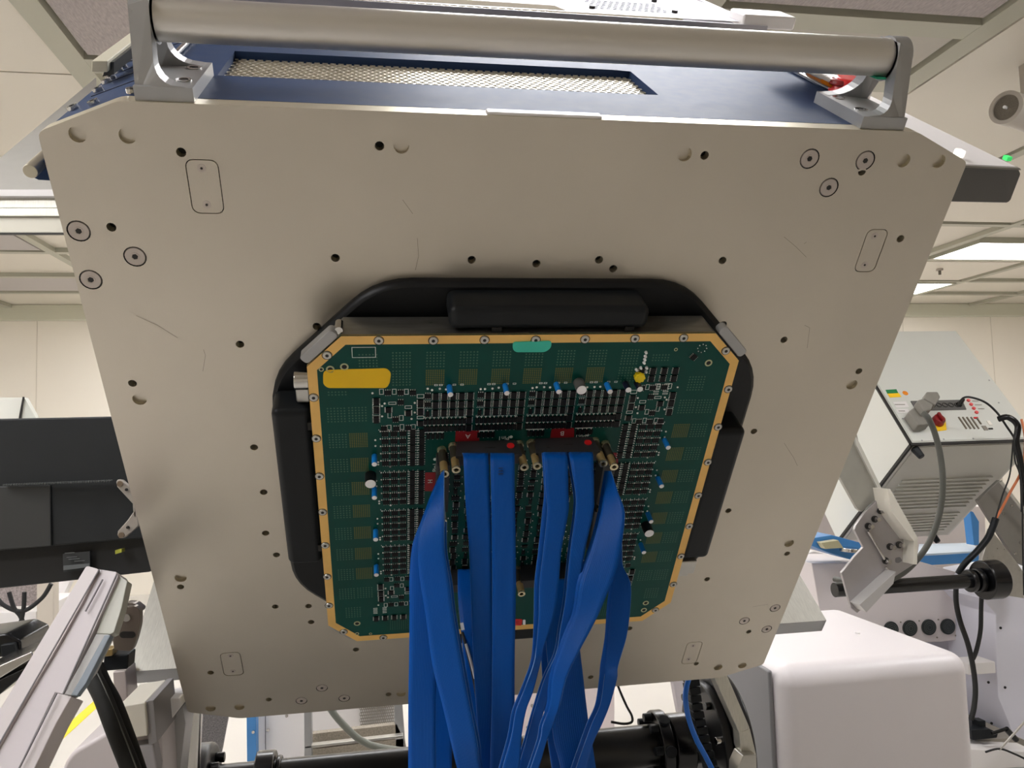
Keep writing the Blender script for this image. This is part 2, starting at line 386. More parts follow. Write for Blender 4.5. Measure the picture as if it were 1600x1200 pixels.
def csk_mesh(r):
    b = MB(); b.cyl((0, 0, -.0014), (0, 0, .0002), r, r * .93, 24, 0); b.ring((0, 0, .0002), (0, 0, .0005), r * .45, r * .34, 20, 0)
    b.cyl((0, 0, .0002), (0, 0, .00035), r * .3, seg=6, mi=1, smooth=False); return b.mesh('screw', [screw_m, chrome_dk])
sm_cache = {}
def screw(u, v, r, n=0., parent=None):
    if r not in sm_cache: sm_cache[r] = csk_mesh(r)
    o = bpy.data.objects.new('screw', sm_cache[r]); COL.objects.link(o); o.parent = parent or head; o.location = (u, v, n); o.rotation_euler.z = random.random() * 3; return o
for x, y, r in csk: u, v = pl(x, y, 0); screw(u, v, r * .92)
for u0, v0, u1, v1, sc in crects:
    g = .0009; c = hob('cover_plate', MB().prism([(a, b, -.002) for a, b in rrect(u0 + g, v0 + g, u1 - g, v1 - g, .0062)], (0, 0, .0019), 0, 1), [plate_m, plate_edge])
    for u, v in sc: screw(u, v, .0042, -.0001, c)
sc_ = MB()
for a in (((213, 493), (246, 508), (278, 528)), ((318, 546), (321, 555), (317, 580)), ((512, 543), (520, 580)), ((652, 372), (654, 400), (649, 422)), ((554, 663), (565, 674)), ((629, 312), (645, 334)), ((1225, 370), (1243, 385), (1260, 402)),
          ((1257, 508), (1265, 512), (1261, 544)), ((1225, 692), (1240, 715), (1246, 728)), ((1176, 948), (1200, 944)), ((1260, 378), (1256, 381)), ((690, 470), (700, 440))):
    for p, q in zip(a[:-1], a[1:]):
        p = V(pl(*p, 0)); q = V(pl(*q, 0)); d = (q - p).normalized(); d = V((-d.y, d.x)) * .00022
        sc_.add([(p.x - d.x, p.y - d.y, .0002), (p.x + d.x, p.y + d.y, .0002), (q.x + d.x, q.y + d.y, .0002), (q.x - d.x, q.y - d.y, .0002)], [(0, 1, 2, 3)])
hob('scratch', sc_, mat('scratch_mark', S(140, 132, 118), .5, .6))['kind'] = 'stuff'
# docking ring (black octagon) round the board
OC = (-.0005, .009)
ring_o = rpoly(octo(OC[0], OC[1], .275, .268, .113), .035, 5); ring_i = octo(-.0065, .0179, .205, .205, .09)
v1_, f1_ = filled(ring_o, [ring_i], .014)
rm = MB(); rm.add(v1_, f1_); nn = len(ring_o)
sm_ = rpoly(octo(OC[0], OC[1], .279, .272, .114), .037, 5)
rm.add([(a, b, .014) for a, b in ring_o] + [(a, b, .011) for a, b in sm_] + [(a, b, .0) for a, b in sm_], [(i, (i + 1) % nn, (i + 1) % nn + nn, i + nn) for i in range(nn)] + [(i + nn, (i + 1) % nn + nn, (i + 1) % nn + 2 * nn, i + 2 * nn) for i in range(nn)], 0, True)
rm.add([(a, b, .014) for a, b in ring_i] + [(a, b, -.01) for a, b in ring_i], [(i, (i + 1) % 8, (i + 1) % 8 + 8, i + 8) for i in range(8)], 0)
hob('docking_ring', rm, blk, label='black octagonal docking ring')
# four clamp covers around the ring
NB = .0602
def clamp(u0, v0, u1, v1, n1, side):
    b = MB().box((u0, v0, .0), (u1, v1, n1))
    o = hob('clamp_cover', b, blk_p, bevel=.008, segs=4)
    if side in 'tb':
        e = v0 if side == 't' else v1; s_ = 1 if side == 't' else -1
        bx = [((x - .005, e - .0006 * s_, n1 - .010), (x + .005, e + .004 * s_, n1 + .0006)) for x in (u0 + .048, u1 - .020)]
    else:
        e = u1 if side == 'l' else u0; s_ = -1 if side == 'l' else 1
        bx = [((e - .0006 * s_, y - .005, n1 - .010), (e + .004 * s_, y + .005, n1 + .0006)) for y in (v0 + .028, v1 - .02)]
    for a, b in bx: hob('latch_notch', MB().box(a, b), chrome_dk, parent=o)
clamp(-.094, .2480, .1135, .2740, .0535, 't'); clamp(-.276, -.075, -.2355, .153, .052, 'l')
clamp(.2225, -.105, .2625, .110, .052, 'r'); clamp(-.105, -.250, .100, -.2125, .05, 'b')
# guide roller at left and the two small blocks at lower right
ra = pl(457, 581, .04); rc = pl(457, 607, .04); re_ = pl(457, 630, .04); rr_ = (ra[1] - rc[1]) / 2
hob('guide_roller', MB().cyl((ra[0], (ra[1] + rc[1]) / 2 - .006, .032), (-.236, (ra[1] + rc[1]) / 2 - .006, .032), rr_, seg=26), steel, bevel=.001)
hob('roller_block', MB().box((ra[0] + .001, re_[1], .012), (-.236, rc[1], .04)), alu, bevel=.002)
hob('guide_block', MB().box((.223, -.132, .02), (.248, -.108, .052)).box((.226, -.150, .02), (.247, -.136, .04)), alu, bevel=.002)

# ---- top housing: same corner chamfers as the plate, its top cut open for the vent mesh
TV = .4470
CU0, CV0, CU1, CV1 = -.374, .447, -.4435, .4195      # chamfer face of the housing, left side
G = (-.315, -.2215, .138, -.1065)  # grille opening u0,n0,u1,n1
tv, tf = filled([(CU0, -.018), (.368, -.018), (.368, -.53), (CU0, -.53)], [[(G[0], G[3]), (G[2], G[3]), (G[2], G[1] + .004), (G[2] - .02, G[1]), (G[0], G[1])]], 0)
tb = MB().add([(p.x, TV, p.y) for p in tv], tf)
tb.add([(G[0], TV, G[3]), (G[2], TV, G[3]), (G[2], TV, G[1]), (G[0], TV, G[1]), (G[0], TV - .012, G[3]), (G[2], TV - .012, G[3]), (G[2], TV - .012, G[1]), (G[0], TV - .012, G[1])], [(0, 1, 5, 4), (1, 2, 6, 5), (2, 3, 7, 6), (3, 0, 4, 7)], 0)
tb.add([(CU0, TV, -.018), (CU0, TV, -.53), (CU1, CV1, -.53), (CU1, CV1, -.018), (CU1, -.4, -.53), (CU1, -.4, -.018)], [(0, 1, 2, 3), (3, 2, 4, 5)])
tb.add([(CU0, TV, -.5295), (.368, TV, -.5295), (.368, -.4, -.5295), (CU1, -.4, -.5295), (CU1, CV1, -.5295)], [(0, 1, 2, 3, 4)])
hob('top_housing', tb, navy, label='navy anodised housing')
hob('side_cover', MB().prism([(.369, TV, -.0185), (.4435, CV1, -.0185), (.4435, -.4, -.0185), (.369, -.4, -.0185)], (0, 0, -.51)), white_p, label='white right side cover')
hob('chamber_floor', MB().box((-.33, TV - .06, -.24), (.16, TV - .04, -.09)), mat('chamber_grey', S(60, 60, 64), .6))
# perforated sheet, hexagonal cells
def hexsheet(u0, n0, u1, n1, v, pitch, wall, th):
    b = MB(); r = pitch / math.sqrt(3); ri = r - wall; row = 0; y = n0 + r * .6
    while y < n1 - r * .3:
        x = u0 + pitch * .5 + (pitch / 2 if row % 2 else 0)
        while x < u1 - pitch * .35:
            A = [(x + r * math.cos(R3(60 * k + 30)), y + r * math.sin(R3(60 * k + 30))) for k in range(6)]
            B = [(x + ri * math.cos(R3(60 * k + 30)), y + ri * math.sin(R3(60 * k + 30))) for k in range(6)]
            b.add([(p[0], v, p[1]) for p in A] + [(p[0], v, p[1]) for p in B] + [(p[0], v - th, p[1]) for p in B],
                  [(i, (i + 1) % 6, (i + 1) % 6 + 6, i + 6) for i in range(6)] + [(i + 6, (i + 1) % 6 + 6, (i + 1) % 6 + 12, i + 12) for i in range(6)])
            x += pitch
        y += r * 1.5; row += 1
    return b
zinc = mat('zinc_mesh', S(214, 206, 188), .35, .5)
hob('vent_mesh', hexsheet(G[0], G[1], G[2], G[3], TV - .008, .0088, .0012, .003), zinc, label='honeycomb mesh sheet in the navy top')
# edge trims, seam shadow lines and cap screws on the left margin
hob('edge_trim', MB().cyl((-.367, TV + .003, -.105), (-.367, TV + .003, -.50), .0032, seg=10), steel)
hob('edge_trim', MB().cyl((.366, TV + .003, -.115), (.366, TV + .003, -.52), .0032, seg=10), steel)
CHT = V((CU1 - CU0, CV1 - CV0, 0)).normalized(); CHN = V((-CHT.y, CHT.x, 0)); CHN = CHN if CHN.y > 0 else -CHN
def pch(x, y):   # picture point on the chamfer face -> (distance down the chamfer, n)
    r = ray(x, y); rl = V((r.dot(HU), r.dot(HV), r.dot(HN))); ol = O - HO; ol = V((ol.dot(HU), ol.dot(HV), ol.dot(HN)))
    p0 = V((CU0, CV0, 0)); q = ol + rl * ((p0 - ol).dot(CHN) / rl.dot(CHN)); return (q - p0).dot(CHT), q.z
def chp(t, n, h=0): return V((CU0, CV0, 0)) + CHT * t + CHN * h + V((0, 0, n))
sl = MB()
for x, y in ((143, 151), (166, 130), (187, 113), (203, 96)):
    t_, n = pch(x, y); sl.prism([chp(.0, n - .0012), chp(t_, n - .0012), chp(t_, n + .0012), chp(.0, n + .0012)], CHN * .0006)
hob('seam', sl, mat('seam_shadow', S(14, 22, 44), .6))  # shadow lines at the panel edges, laid on as dark strips
cap_me = MB().cyl((0, 0, 0), (0, .004, 0), .0052, seg=14).cyl((0, .004, 0), (0, .0045, 0), .0024, seg=6, mi=1, smooth=False).mesh('cap_screw', [steel, chrome_dk])
for x, y in ((116, 171), (155, 143), (168, 130), (175, 124), (187, 113), (193, 107), (200, 97), (148, 163)):
    t_, n = pch(x, y); o = bpy.data.objects.new('cap_screw', cap_me); COL.objects.link(o); o.parent = head; o.location = chp(t_, min(n, -.024)); o.rotation_euler.z = math.atan2(CHT.y, CHT.x) + math.pi
for x, y in ((207, 145), (263, 84), (1306, 158)):
    u, n = pv(x, y, TV); o = bpy.data.objects.new('cap_screw', cap_me); COL.objects.link(o); o.parent = head; o.location = (u, TV, min(n, -.024))
# small bright clip on the middle of the top edge
a = pv(762, 182, TV); c_ = pv(942, 186, TV)
hob('edge_clip', MB().box((a[0], TV - .002, -.016), (c_[0], TV + .0022, -.002)), white_p, bevel=.002)
# rear hood, raised, seen over the handle bar
rp = [(-.36, -.53), (.46, -.555), (.40, -.86), (-.36, -.86)]
hv, hf = filled(rp, [[(-.33, -.545), (.128, -.555), (.118, -.60), (-.33, -.60)]], 0)
hb = MB().add([(p.x, .462, p.y) for p in hv], hf); hb.box((-.36, .30, -.536), (.45, .461, -.532)).box((.43, .3, -.86), (.44, .461, -.56))
hob('rear_hood', hb, hood_m, label='pale satin rear hood')
hob('vent_mesh', hexsheet(-.33, -.60, .122, -.545, .455, .0125, .0012, .004), zinc)
hob('chamber_floor', MB().box((-.34, .40, -.62), (.14, .41, -.54)), mat('chamber_grey', S(60, 60, 64), .6))
hx = MB()
for i in range(12):
    for j in range(6):
        a = pv(968 + i * 8 - j * 0, 19 + i * .6, .462); u = .185 + i * .0105 + (j % 2) * .005; n = -.60 - j * .016
        hx.cyl((u, .4622, n), (u, .4628, n), .0036, seg=6, smooth=False)
o = hob('vent_holes', hx, mat('vent_dark', S(70, 74, 92), .6)); o['kind'] = 'stuff'
for x, y in ((925, 13), (1054, 20), (1022, 3)):
    u, n = pv(x, y, .462); hob('cap_screw', MB().cyl((u, .462, n), (u, .466, n), .005, seg=12), chrome_dk)
hob('hood_bracket', MB().box((.41, .455, -.60), (.50, .475, -.54)), white_p, bevel=.004)
# cream square bar at the left rear and lower left grey rail
def hbar(q, n, dn):  # q: front outline in the picture, on plane n, extruded back
    P_ = [pl(*c, n) for c in q]; return MB().prism([(a, b, n) for a, b in P_], (0, 0, dn))
hob('lifting_beam', hbar([(143, 95), (168, 95), (168, 113), (143, 113)], -.13, -.5), mat('cream_paint', S(206, 200, 180), .45), bevel=.001)
hob('lifting_beam', hbar([(168, 97), (178, 97), (178, 116), (160, 120)], -.14, -.5), mat('dark_beam', S(60, 60, 58), .5))
hob('side_rod', MB().cyl(tuple(pl(47, 268, -.06)) + (-.06,), tuple(pl(47, 268, -.06)) + (-.45,), .0068, seg=18), mat('satin_rod', S(196, 188, 168), .3, .6), bevel=.001)
q = [pl(*c, -.08) for c in ((50, 276), (76, 240), (95, 283), (60, 281))]
hob('side_housing', MB().prism([(a, b, -.08) for a, b in q], (0, 0, -.4)), navy)
hob('status_light', MB().box(tuple(pl(1569, 250, -.30)) + (-.305,), tuple(pl(1579, 244, -.30)) + (-.295,)), green_l, label='small green status light')
# right-hand equipment beam: dark end face, pale top
q = [pl(*c, -.13) for c in ((1440, 255), (1592, 262), (1596, 272), (1580, 314), (1574, 318), (1420, 315))]
hob('side_beam', MB().prism([(a, b, -.13) for a, b in q], (0, 0, -.75), 0, 1), [dkgrey, white_p], bevel=.003)
q = [pl(*c, -.128) for c in ((1440, 255), (1592, 262), (1594, 265), (1440, 258))]
hob('beam_rim', MB().prism([(a, b, -.126) for a, b in q], (0, 0, -.006)), grey_p)
hob('beam_step', MB().box((.472, .395, -.75), (.515, .43, -.30)), white_p, bevel=.005)
a = pl(1496, 247, -.16); c_ = pl(1511, 236, -.16); hob('glowing_stub', MB().box((a[0], a[1], -.172), (c_[0], c_[1], -.16)), mat('lit_white_stub', S(255, 250, 240), .4, emit=1.2), bevel=.002)  # white stub, its brightness put in as emission
# handle bar on two forked brackets
bl, br_ = (-.348, .505, -.048), (.350, .507, -.048)
hob('handle_bar', MB().cyl(bl, br_, .0182, seg=40), mat('satin_tube', S(214, 210, 204), .38, .8, noise=.04, nscale=20, stretch=(.1, 1, 1)), label='satin aluminium handle tube')
for s_ in (-1, 1):
    uo = s_ * .366; ui = s_ * .349; uf = s_ * .318
    def leg(n0, n1, nt0, nt1):
        # profile in u-v: leg with an inner fillet running into the foot
        prof = [(uo, TV), (uo, .518), (ui, .524), (ui, .478)] + [(ui - s_ * .018 * (1 - math.cos(R3(a))), .478 - .018 * math.sin(R3(a))) for a in (15, 30, 45, 60, 75, 90)] + [(uf + s_ * .001, .4585), (uf + s_ * .001, TV)]
        b = MB(); pr0 = []; pr1 = []
        for u, v in prof:
            t = max(0, min(1, (v - .46) / .045)); pr0.append((u, v, n0 * (1 - t) + nt0 * t)); pr1.append((u, v, n1 * (1 - t) + nt1 * t))
        n__ = len(prof); b.add(pr0 + pr1, [list(range(n__)), list(range(2 * n__ - 1, n__ - 1, -1))] + [(i, (i + 1) % n__, (i + 1) % n__ + n__, i + n__) for i in range(n__)]); return b
    b = leg(-.004, -.020, -.030, -.047); b2 = leg(-.088, -.104, -.049, -.066)
    b.add(b2.v, b2.f); b.box((uo + s_ * .0004, TV, -.1045), (uf, TV + .012, -.0035)); b.cyl((uo, .506, -.048), (ui, .506, -.048), .0215, seg=30)
    hk = hob('handle_bracket', b, alu_d, label='grey aluminium forked bracket')
    for n in (-.030, -.078):
        hob('bracket_screw', MB().ring(((uf + s_ * .012), TV + .0121, n), ((uf + s_ * .012), TV + .013, n), .0068, .0042, 18).cyl(((uf + s_ * .012), TV + .0121, n), ((uf + s_ * .012), TV + .0125, n), .004, seg=6, mi=1), [steel, chrome_dk], parent=hk)
hob('edge_tape', MB().box((.338, .4885, -.060), (.350, .4905, -.034)), mat('green_tape', S(30, 160, 120), .5))
# tray under the head: brushed plate with slot, seen left and right of the big plate
sp0 = pv(192, 1068, -.47); sp1 = pv(1283, 955, -.47)
n_f = (sp0[1] + sp1[1]) / 2
tv_, tf_ = filled([(sp0[0], n_f), (sp1[0], n_f), (sp1[0], n_f - .42), (sp0[0], n_f - .42)], [rrect(-.535, n_f - .21, -.42, n_f - .10, .03)], 0)
tr = MB().add([(p.x, -.47, p.y) for p in tv_], tf_, 0)
tr.box((sp0[0], -.50, n_f - .003), (sp1[0], -.4705, n_f), 1).box((sp0[0], -.50, n_f - .42), (sp0[0] + .003, -.4705, n_f), 1).box((sp1[0] - .003, -.50, n_f - .42), (sp1[0], -.4705, n_f), 1)
tr.box((sp0[0], -.50, n_f - .42), (sp1[0], -.498, n_f), 1)
hob('support_plate', tr, [alu_br, alu_d], label='brushed aluminium tray plate with slot')
hob('support_body', MB().box((-.40, -.62, -.50), (.36, -.50, -.14)), dkgrey, bevel=.01)

# ================================================================== CIRCUIT BOARD
board = thing('circuit_board', 'green octagonal circuit board with gold rim on the docking ring', 'circuit board', M=HM @ Matrix.Translation((-.0065, .0179, NB)))
def bob(name, mb, m, bevel=0, parent=None, **k): return obj(name, mb, m, parent or board, bevel=bevel, local=True, **k)
def B(x, y, n=0):  # picture point -> board-local u,v
    u, v = pl(x, y, NB + n); return (u + .0065, v - .0179)
BW, BHh, BC = .2278, .2293, .0345
g_in = .0095
bob('board_panel', MB().prism([(u, v, -.0035) for u, v in octo(0, 0, BW, BHh, BC)], (0, 0, .0033)), [green_m], label='green solder masked panel')
inner = octo(0, 0, BW - g_in, BHh - g_in, BC - .0055); outr = octo(0, 0, BW, BHh, BC)
gb = MB(); gb.add([(u, v, .0001) for u, v in outr] + [(u, v, .0001) for u, v in inner], [(i, (i + 1) % 8, (i + 1) % 8 + 8, i + 8) for i in range(8)])
gb.add([(u, v, .0001) for u, v in outr] + [(u, v, -.0036) for u, v in outr], [(i, (i + 1) % 8, (i + 1) % 8 + 8, i + 8) for i in range(8)])
bob('gold_rim', gb, gold_m, label='gold plated rim')
# aluminium stiffener frame under it
o1 = octo(0, 0, BW - .001, BHh - .001, BC); i1 = octo(0, 0, BW - .03, BHh - .03, BC)
fb = MB(); 
for n0, n1 in ((-.04, -.0037),):
    L0 = [(u, v, n1) for u, v in o1]; L1 = [(u, v, n0) for u, v in o1]; L2 = [(u, v, n0) for u, v in i1]; L3 = [(u, v, n1) for u, v in i1]
    for A_, B_ in ((L0, L1), (L1, L2), (L2, L3), (L3, L0)): fb.add(A_ + B_, [(i, (i + 1) % 8, (i + 1) % 8 + 8, i + 8) for i in range(8)])
bob('stiffener_frame', fb, mat('milled_frame', S(150, 148, 142), .3, .8, noise=.35, nscale=25, stretch=(1, 1, 4)), label='milled aluminium frame under the board')
# corner lugs
def lug(c, ang, ln, wd, n0=-.020, n1=.004):
    M = Matrix.Translation((c[0], c[1], 0)) @ Matrix.Rotation(R3(ang), 4, 'Z')
    b = MB().prism([(a, b_, n0) for a, b_ in rrect(-ln / 2, -wd / 2, ln / 2, wd / 2, .004)], (0, 0, n1 - n0)); b.xf(M); bob('corner_lug', b, alu_d, bevel=.001)
e = BC / 2
lug((-BW + e - .0045, BHh - e + .0045), 45, .046, .011, -.013, -.001); lug((BW - e + .0055, BHh - e + .0055), -45, .046, .011, -.013, -.001)
lug((-BW + e - .002, -BHh + e - .002), -45, .040, .008, -.02, -.004); lug((BW - e + .001, -BHh + e - .001), 45, .03, .006, -.02, -.006)
bob('corner_post', MB().cyl((-BW + BC - .002, BHh + .004, -.02), (-BW + BC - .002, BHh + .004, -.004), .004, seg=14), steel)
# rim screws
def rs_mesh():
    b = MB(); b.cyl((0, 0, .0001), (0, 0, .0012), .0044, .0040, 18); b.ring((0, 0, .0001), (0, 0, .0003), .0052, .0046, 18, 1); b.cyl((0, 0, .0012), (0, 0, .0014), .0019, seg=6, mi=1, smooth=False); return b.mesh('rim_screw', [alu, chrome_dk])
rsm = rs_mesh()
for x, y in ((592,532),(677,532),(757,531),(837,531),(914,530),(992,529),(1068,528),(511,555),(1134,548),(490,621),(494,685),(499,744),(504,800),(508,852),(511,901),(514,946),(537,987),(599,996),
             (1138,608),(1122,667),(1106,722),(1091,774),(1077,822),(1064,869),(1052,913),(1024,953),(958,974),(700,988),(860,981)):
    o = bpy.data.objects.new('rim_screw', rsm); COL.objects.link(o); o.parent = board; u, v = B(x, y)
    for lim, i in ((BW - .0048, 0), (BHh - .0048, 1)): pass
    o.location = (u, v, 0)
# ---- flat print: via fields, gold pads, outlines
dots = MB(); pads = MB(); silk = MB()
def dotfield(cu, cv, nx=6, ny=6, p=.0034, s_=.00075):
    for i in range(nx):
        for j in range(ny):
            x = cu + (i - (nx - 1) / 2) * p; y = cv + (j - (ny - 1) / 2) * p
            dots.add([(x - s_, y - s_, .0001), (x + s_, y - s_, .0001), (x + s_, y + s_, .0001), (x - s_, y + s_, .0001)], [(0, 1, 2, 3)])
def padfield(cu, cv, nx=9, ny=9, p=.0022, s_=.0007):
    for i in range(nx):
        for j in range(ny):
            x = cu + (i - (nx - 1) / 2) * p; y = cv + (j - (ny - 1) / 2) * p
            pads.add([(x - s_, y - s_, .0001), (x + s_, y - s_, .0001), (x + s_, y + s_, .0001), (x - s_, y + s_, .0001)], [(0, 1, 2, 3)])
TU = [-.135, -.1009, -.067, -.033, .0007, .0344, .0686, .1036]
for i, u in enumerate(TU):
    dotfield(u, .2013)
    (dotfield if i in (0, 7) else padfield)(u, .1795)
dotfield(-.168, .1995); dotfield(.138, .2000, 6, 3); dotfield(-.2, .162, 6, 2); dotfield(.185, .166)
for s_ in (-1, 1):
    for j in range(9):
        v = .1348 - j * .0341; uo = s_ * (.2022 if j < 9 else .2)
        dotfield(uo, v)
        (dotfield if j in (0, 8) else padfield)(s_ * .1806, v + .0003)
    dotfield(s_ * .196, -.1730)
for u in (-.15, -.115, -.08, -.045, .13): 
    for k_ in range(10): dots.add([(u + k_ * .0028 - .0002, -.212, .0001), (u + k_ * .0028 + .0002, -.212, .0001), (u + k_ * .0028 + .0002, -.186, .0001), (u + k_ * .0028 - .0002, -.186, .0001)], [(0, 1, 2, 3)])
def srect(u0, v0, u1, v1, t=.0006, z=.00015, m=None):
    for a in ((u0, v0, u1, v0 + t), (u0, v1 - t, u1, v1), (u0, v0, u0 + t, v1), (u1 - t, v0, u1, v1)):
        silk.add([(a[0], a[1], z), (a[2], a[1], z), (a[2], a[3], z), (a[0], a[3], z)], [(0, 1, 2, 3)])
def sdash(u, v, du, dv): silk.add([(u - du / 2, v - dv / 2, .00015), (u + du / 2, v - dv / 2, .00015), (u + du / 2, v + dv / 2, .00015), (u - du / 2, v + dv / 2, .00015)], [(0, 1, 2, 3)])
a = B(550, 559); b_ = B(587, 542); srect(a[0], a[1], b_[0], b_[1])
# ---- components
def pins(b, w_, h_, n, side):
    for i in range(n):
        t = (i + .5) / n - .5
        if side == 'x':
            for s_ in (-1, 1):
                x = s_ * w_ / 2; y = t * h_; b.box((min(x, x + s_ * .0012), y - .0004, .0001), (max(x, x + s_ * .0012), y + .0004, .0007), 1)
        else:
            for s_ in (-1, 1):
                y = s_ * h_ / 2; x = t * w_; b.box((x - .0004, min(y, y + s_ * .0013), .0001), (x + .0004, max(y, y + s_ * .0013), .0007), 1)
def chipmesh(w_, h_, t, n, side):
    b = MB().box((-w_ / 2, -h_ / 2, .0003), (w_ / 2, h_ / 2, t)); pins(b, w_, h_, n, side); return b
CH = {'soic': (.0056, .0082, .0022, 4, 'x'), 'sot': (.0074, .0056, .0018, 3, 'y'), 'tall': (.0056, .0092, .0018, 3, 'x'), 'nar': (.0040, .0066, .0018, 1, 'y'), 'sot5': (.0066, .0052, .0018, 3, 'y'), 'qs': (.0058, .0068, .0018, 4, 'x')}
chip_me = {k: chipmesh(*a).mesh('integrated_circuit', [chip_m, pin_m]) for k, a in CH.items()}
chips = []  # (type,u,v,rot,prio)
def chip(t, u, v, r=0, pr=0): chips.append((t, u, v, r, pr))
passive = MB()  # tiny two-terminal parts
def dot(u, v, r=.0011): passive.cyl((u, v, .0001), (u, v, .0008), r, seg=6, smooth=False)
def blocks():
    for s_ in (-1, 1):
        for k_ in range(4):
            v0 = .1087 - k_ * .0573
            for j in range(5):
                for i in range(3):
                    u = s_ * (.1527 - i * .0095); v = v0 - j * .0101; chip('sot' if True else 0, u, v, 0, 0)
                    dot(u + s_ * .0048, v + .0035, .0009)
                for i in range(2):
                    u = s_ * (.1233 - i * .0098); chip('tall', u, v0 - j * .0101, 0, 0)
                    for q in range(3): dot(u + s_ * .0046, v0 - j * .0101 + (q - 1) * .0034, .0007)
            for i in range(2): dot(s_ * .1605, v0 - .0385 - i * .0035); dot(s_ * .1478, v0 - .0455)
            for i in range(9): sdash(s_ * (.159 - i * .0052), v0 + .0052, .0007, .0014)
            dot(s_ * .163, v0 - .008); dot(s_ * .163, v0 - .016)
blocks()
for k_ in range(4):
    u0 = -.1037 + k_ * .0553
    for i in range(5):
        for j in range(3 if i < 4 else 5):
            u = u0 + i * .0091 + .004; v = .1560 - j * .0105; chip('soic', u, v, 0, 0)
    for j in range(2): chip('sot5', u0 - .0042, .157 - j * .011)
    chip('nar', u0 - .0042, .134)
    for j in range(3): silk.add([(u0 - .008, .1508 - j * .0105, .0002), (u0 + .045, .1508 - j * .0105, .0002), (u0 + .045, .1511 - j * .0105, .0002), (u0 - .008, .1511 - j * .0105, .0002)], [(0, 1, 2, 3)])
    for i in range(10):
        chip('nar', u0 - .0062 + i * .0046, .1235, 0, 1); chip('nar', u0 - .0062 + i * .0046, .1140, 0, 1)
        sdash(u0 - .0062 + i * .0046, .1285, .003, .0006); sdash(u0 - .0062 + i * .0046, .1187, .003, .0006)
    for i in range(4): chip('nar', u0 - .003 + i * .0050, .1040, 0, 1)
    sdash(u0 + .004, .1090, .02, .001)
    for du in (-.0045, .0, .008, .0145): dot(u0 + du, .1650 + random.uniform(-.001, .001), .0013)
    for du in (.004, .009, .023, .031): srect(u0 + du - .0018, .1690, u0 + du + .0018, .1712)
def corner(sx, sy):
    # scattered parts in the four corners of the component field, measured at the upper left one
    T = lambda x, y: B(x, y)
    L = [('soic', 588, 627), ('soic', 588, 640), ('soic', 588, 655), ('sot5', 606, 613), ('sot5', 626, 613), ('sot5', 645, 613), ('sot5', 626, 628), ('qs', 607, 640), ('qs', 638, 645),
         ('sot5', 618, 655), ('soic', 657, 629), ('soic', 657, 643), ('qs', 657, 661), ('sot5', 600, 669), ('sot5', 619, 669), ('sot5', 638, 668)]
    for t, x, y in L:
        u, v = T(x, y); chip(t, (-u if sx > 0 else u), v * sy, 0, 0)
    for x, y, w_, h_ in ((596, 612, .0045, .007), (616, 612, .0045, .007), (635, 612, .0045, .007), (588, 633.5, .008, .003), (588, 648, .008, .003), (613, 630, .008, .0035), (609, 649, .0045, .007), (627, 653, .0045, .007),
                         (638, 636, .0075, .004), (657, 619, .0075, .005), (657, 636, .0075, .003), (657, 652, .0075, .004), (608, 668, .0045, .007), (628, 667, .0045, .007), (646, 667, .0045, .007)):
        u, v = T(x, y); u = -u if sx > 0 else u; v *= sy; srect(u - w_ / 2, v - h_ / 2, u + w_ / 2, v + h_ / 2)
    for x, y in ((582, 614), (601, 630), (597, 634), (648, 629), (648, 644), (643, 654), (597, 650)):
        u, v = T(x, y); dot(-u if sx > 0 else u, v * sy, .0012)
for sx, sy in ((-1, 1), (1, 1), (-1, -1), (1, -1)): corner(sx, sy)
for i in range(4):
    for j in range(2): chip('soic', .1195 + i * .0127, .1835 - j * .0098)
    if i > 1:
        for j in range(5): srect(.1195 + i * .0108 - .003, .165 - j * .0032, .1195 + i * .0108 + .003, .1668 - j * .0032, .0005)
for i in range(4): chip('soic', -.168 + i * .0115, -.187)
for i in range(2):
    for j in range(4): srect(-.171 + i * .0115, -.178 + j * .003, -.166 + i * .0115, -.1762 + j * .003, .0006)
chip('qs', .1745, .2005, -35); 
for a_ in range(8): u, v = B(1097, 544); dot(u + .005 * math.cos(a_ * .785), v + .005 * math.sin(a_ * .785), .0006)
# central field, packed with extra dark chips for the ribbons' shade
for i in range(13):
    for j in range(19):
        u = -.088 + i * .0146 + random.uniform(-.001, .001); v = .076 - j * .0105
        if random.random() < 1.01: chip(random.choice(('soic', 'qs', 'tall', 'nar', 'sot')), u, v, random.choice((0, 0, 90)), 2)
        if random.random() < .5: dot(u + .006, v, .0007)
def chip_dist(c):
    p = H(c[1] - .0065, c[2] + .0179, NB); return (c[4] > 1, (p - O).length)
chips.sort(key=chip_dist)
for t, u, v, r, pr in chips[:300]:
    o = bpy.data.objects.new('integrated_circuit', chip_me[t]); COL.objects.link(o); o.parent = board; o.location = (u, v, 0); o.rotation_euler.z = R3(r)
rest = MB()
for t, u, v, r, pr in chips[300:]:
    q = chipmesh(*CH[t]); M = Matrix.Translation((u, v, 0)) @ Matrix.Rotation(R3(r), 4, 'Z')
    k0 = len(rest.v); rest.v += [M @ p for p in q.v]; rest.f += [[i + k0 for i in f] for f in q.f]; rest.mi += q.mi; rest.sm += q.sm
o = bob('small_components', rest, [chip_m, pin_m]); o['kind'] = 'stuff'
o = bob('solder_joints', passive, pin_m); o['kind'] = 'stuff'
o = bob('via_field', dots, pad_m); o['kind'] = 'stuff'
o = bob('gold_pad_field', pads, padg_m); o['kind'] = 'stuff'
bob('silkscreen_outline', silk, silk_m)['kind'] = 'stuff'
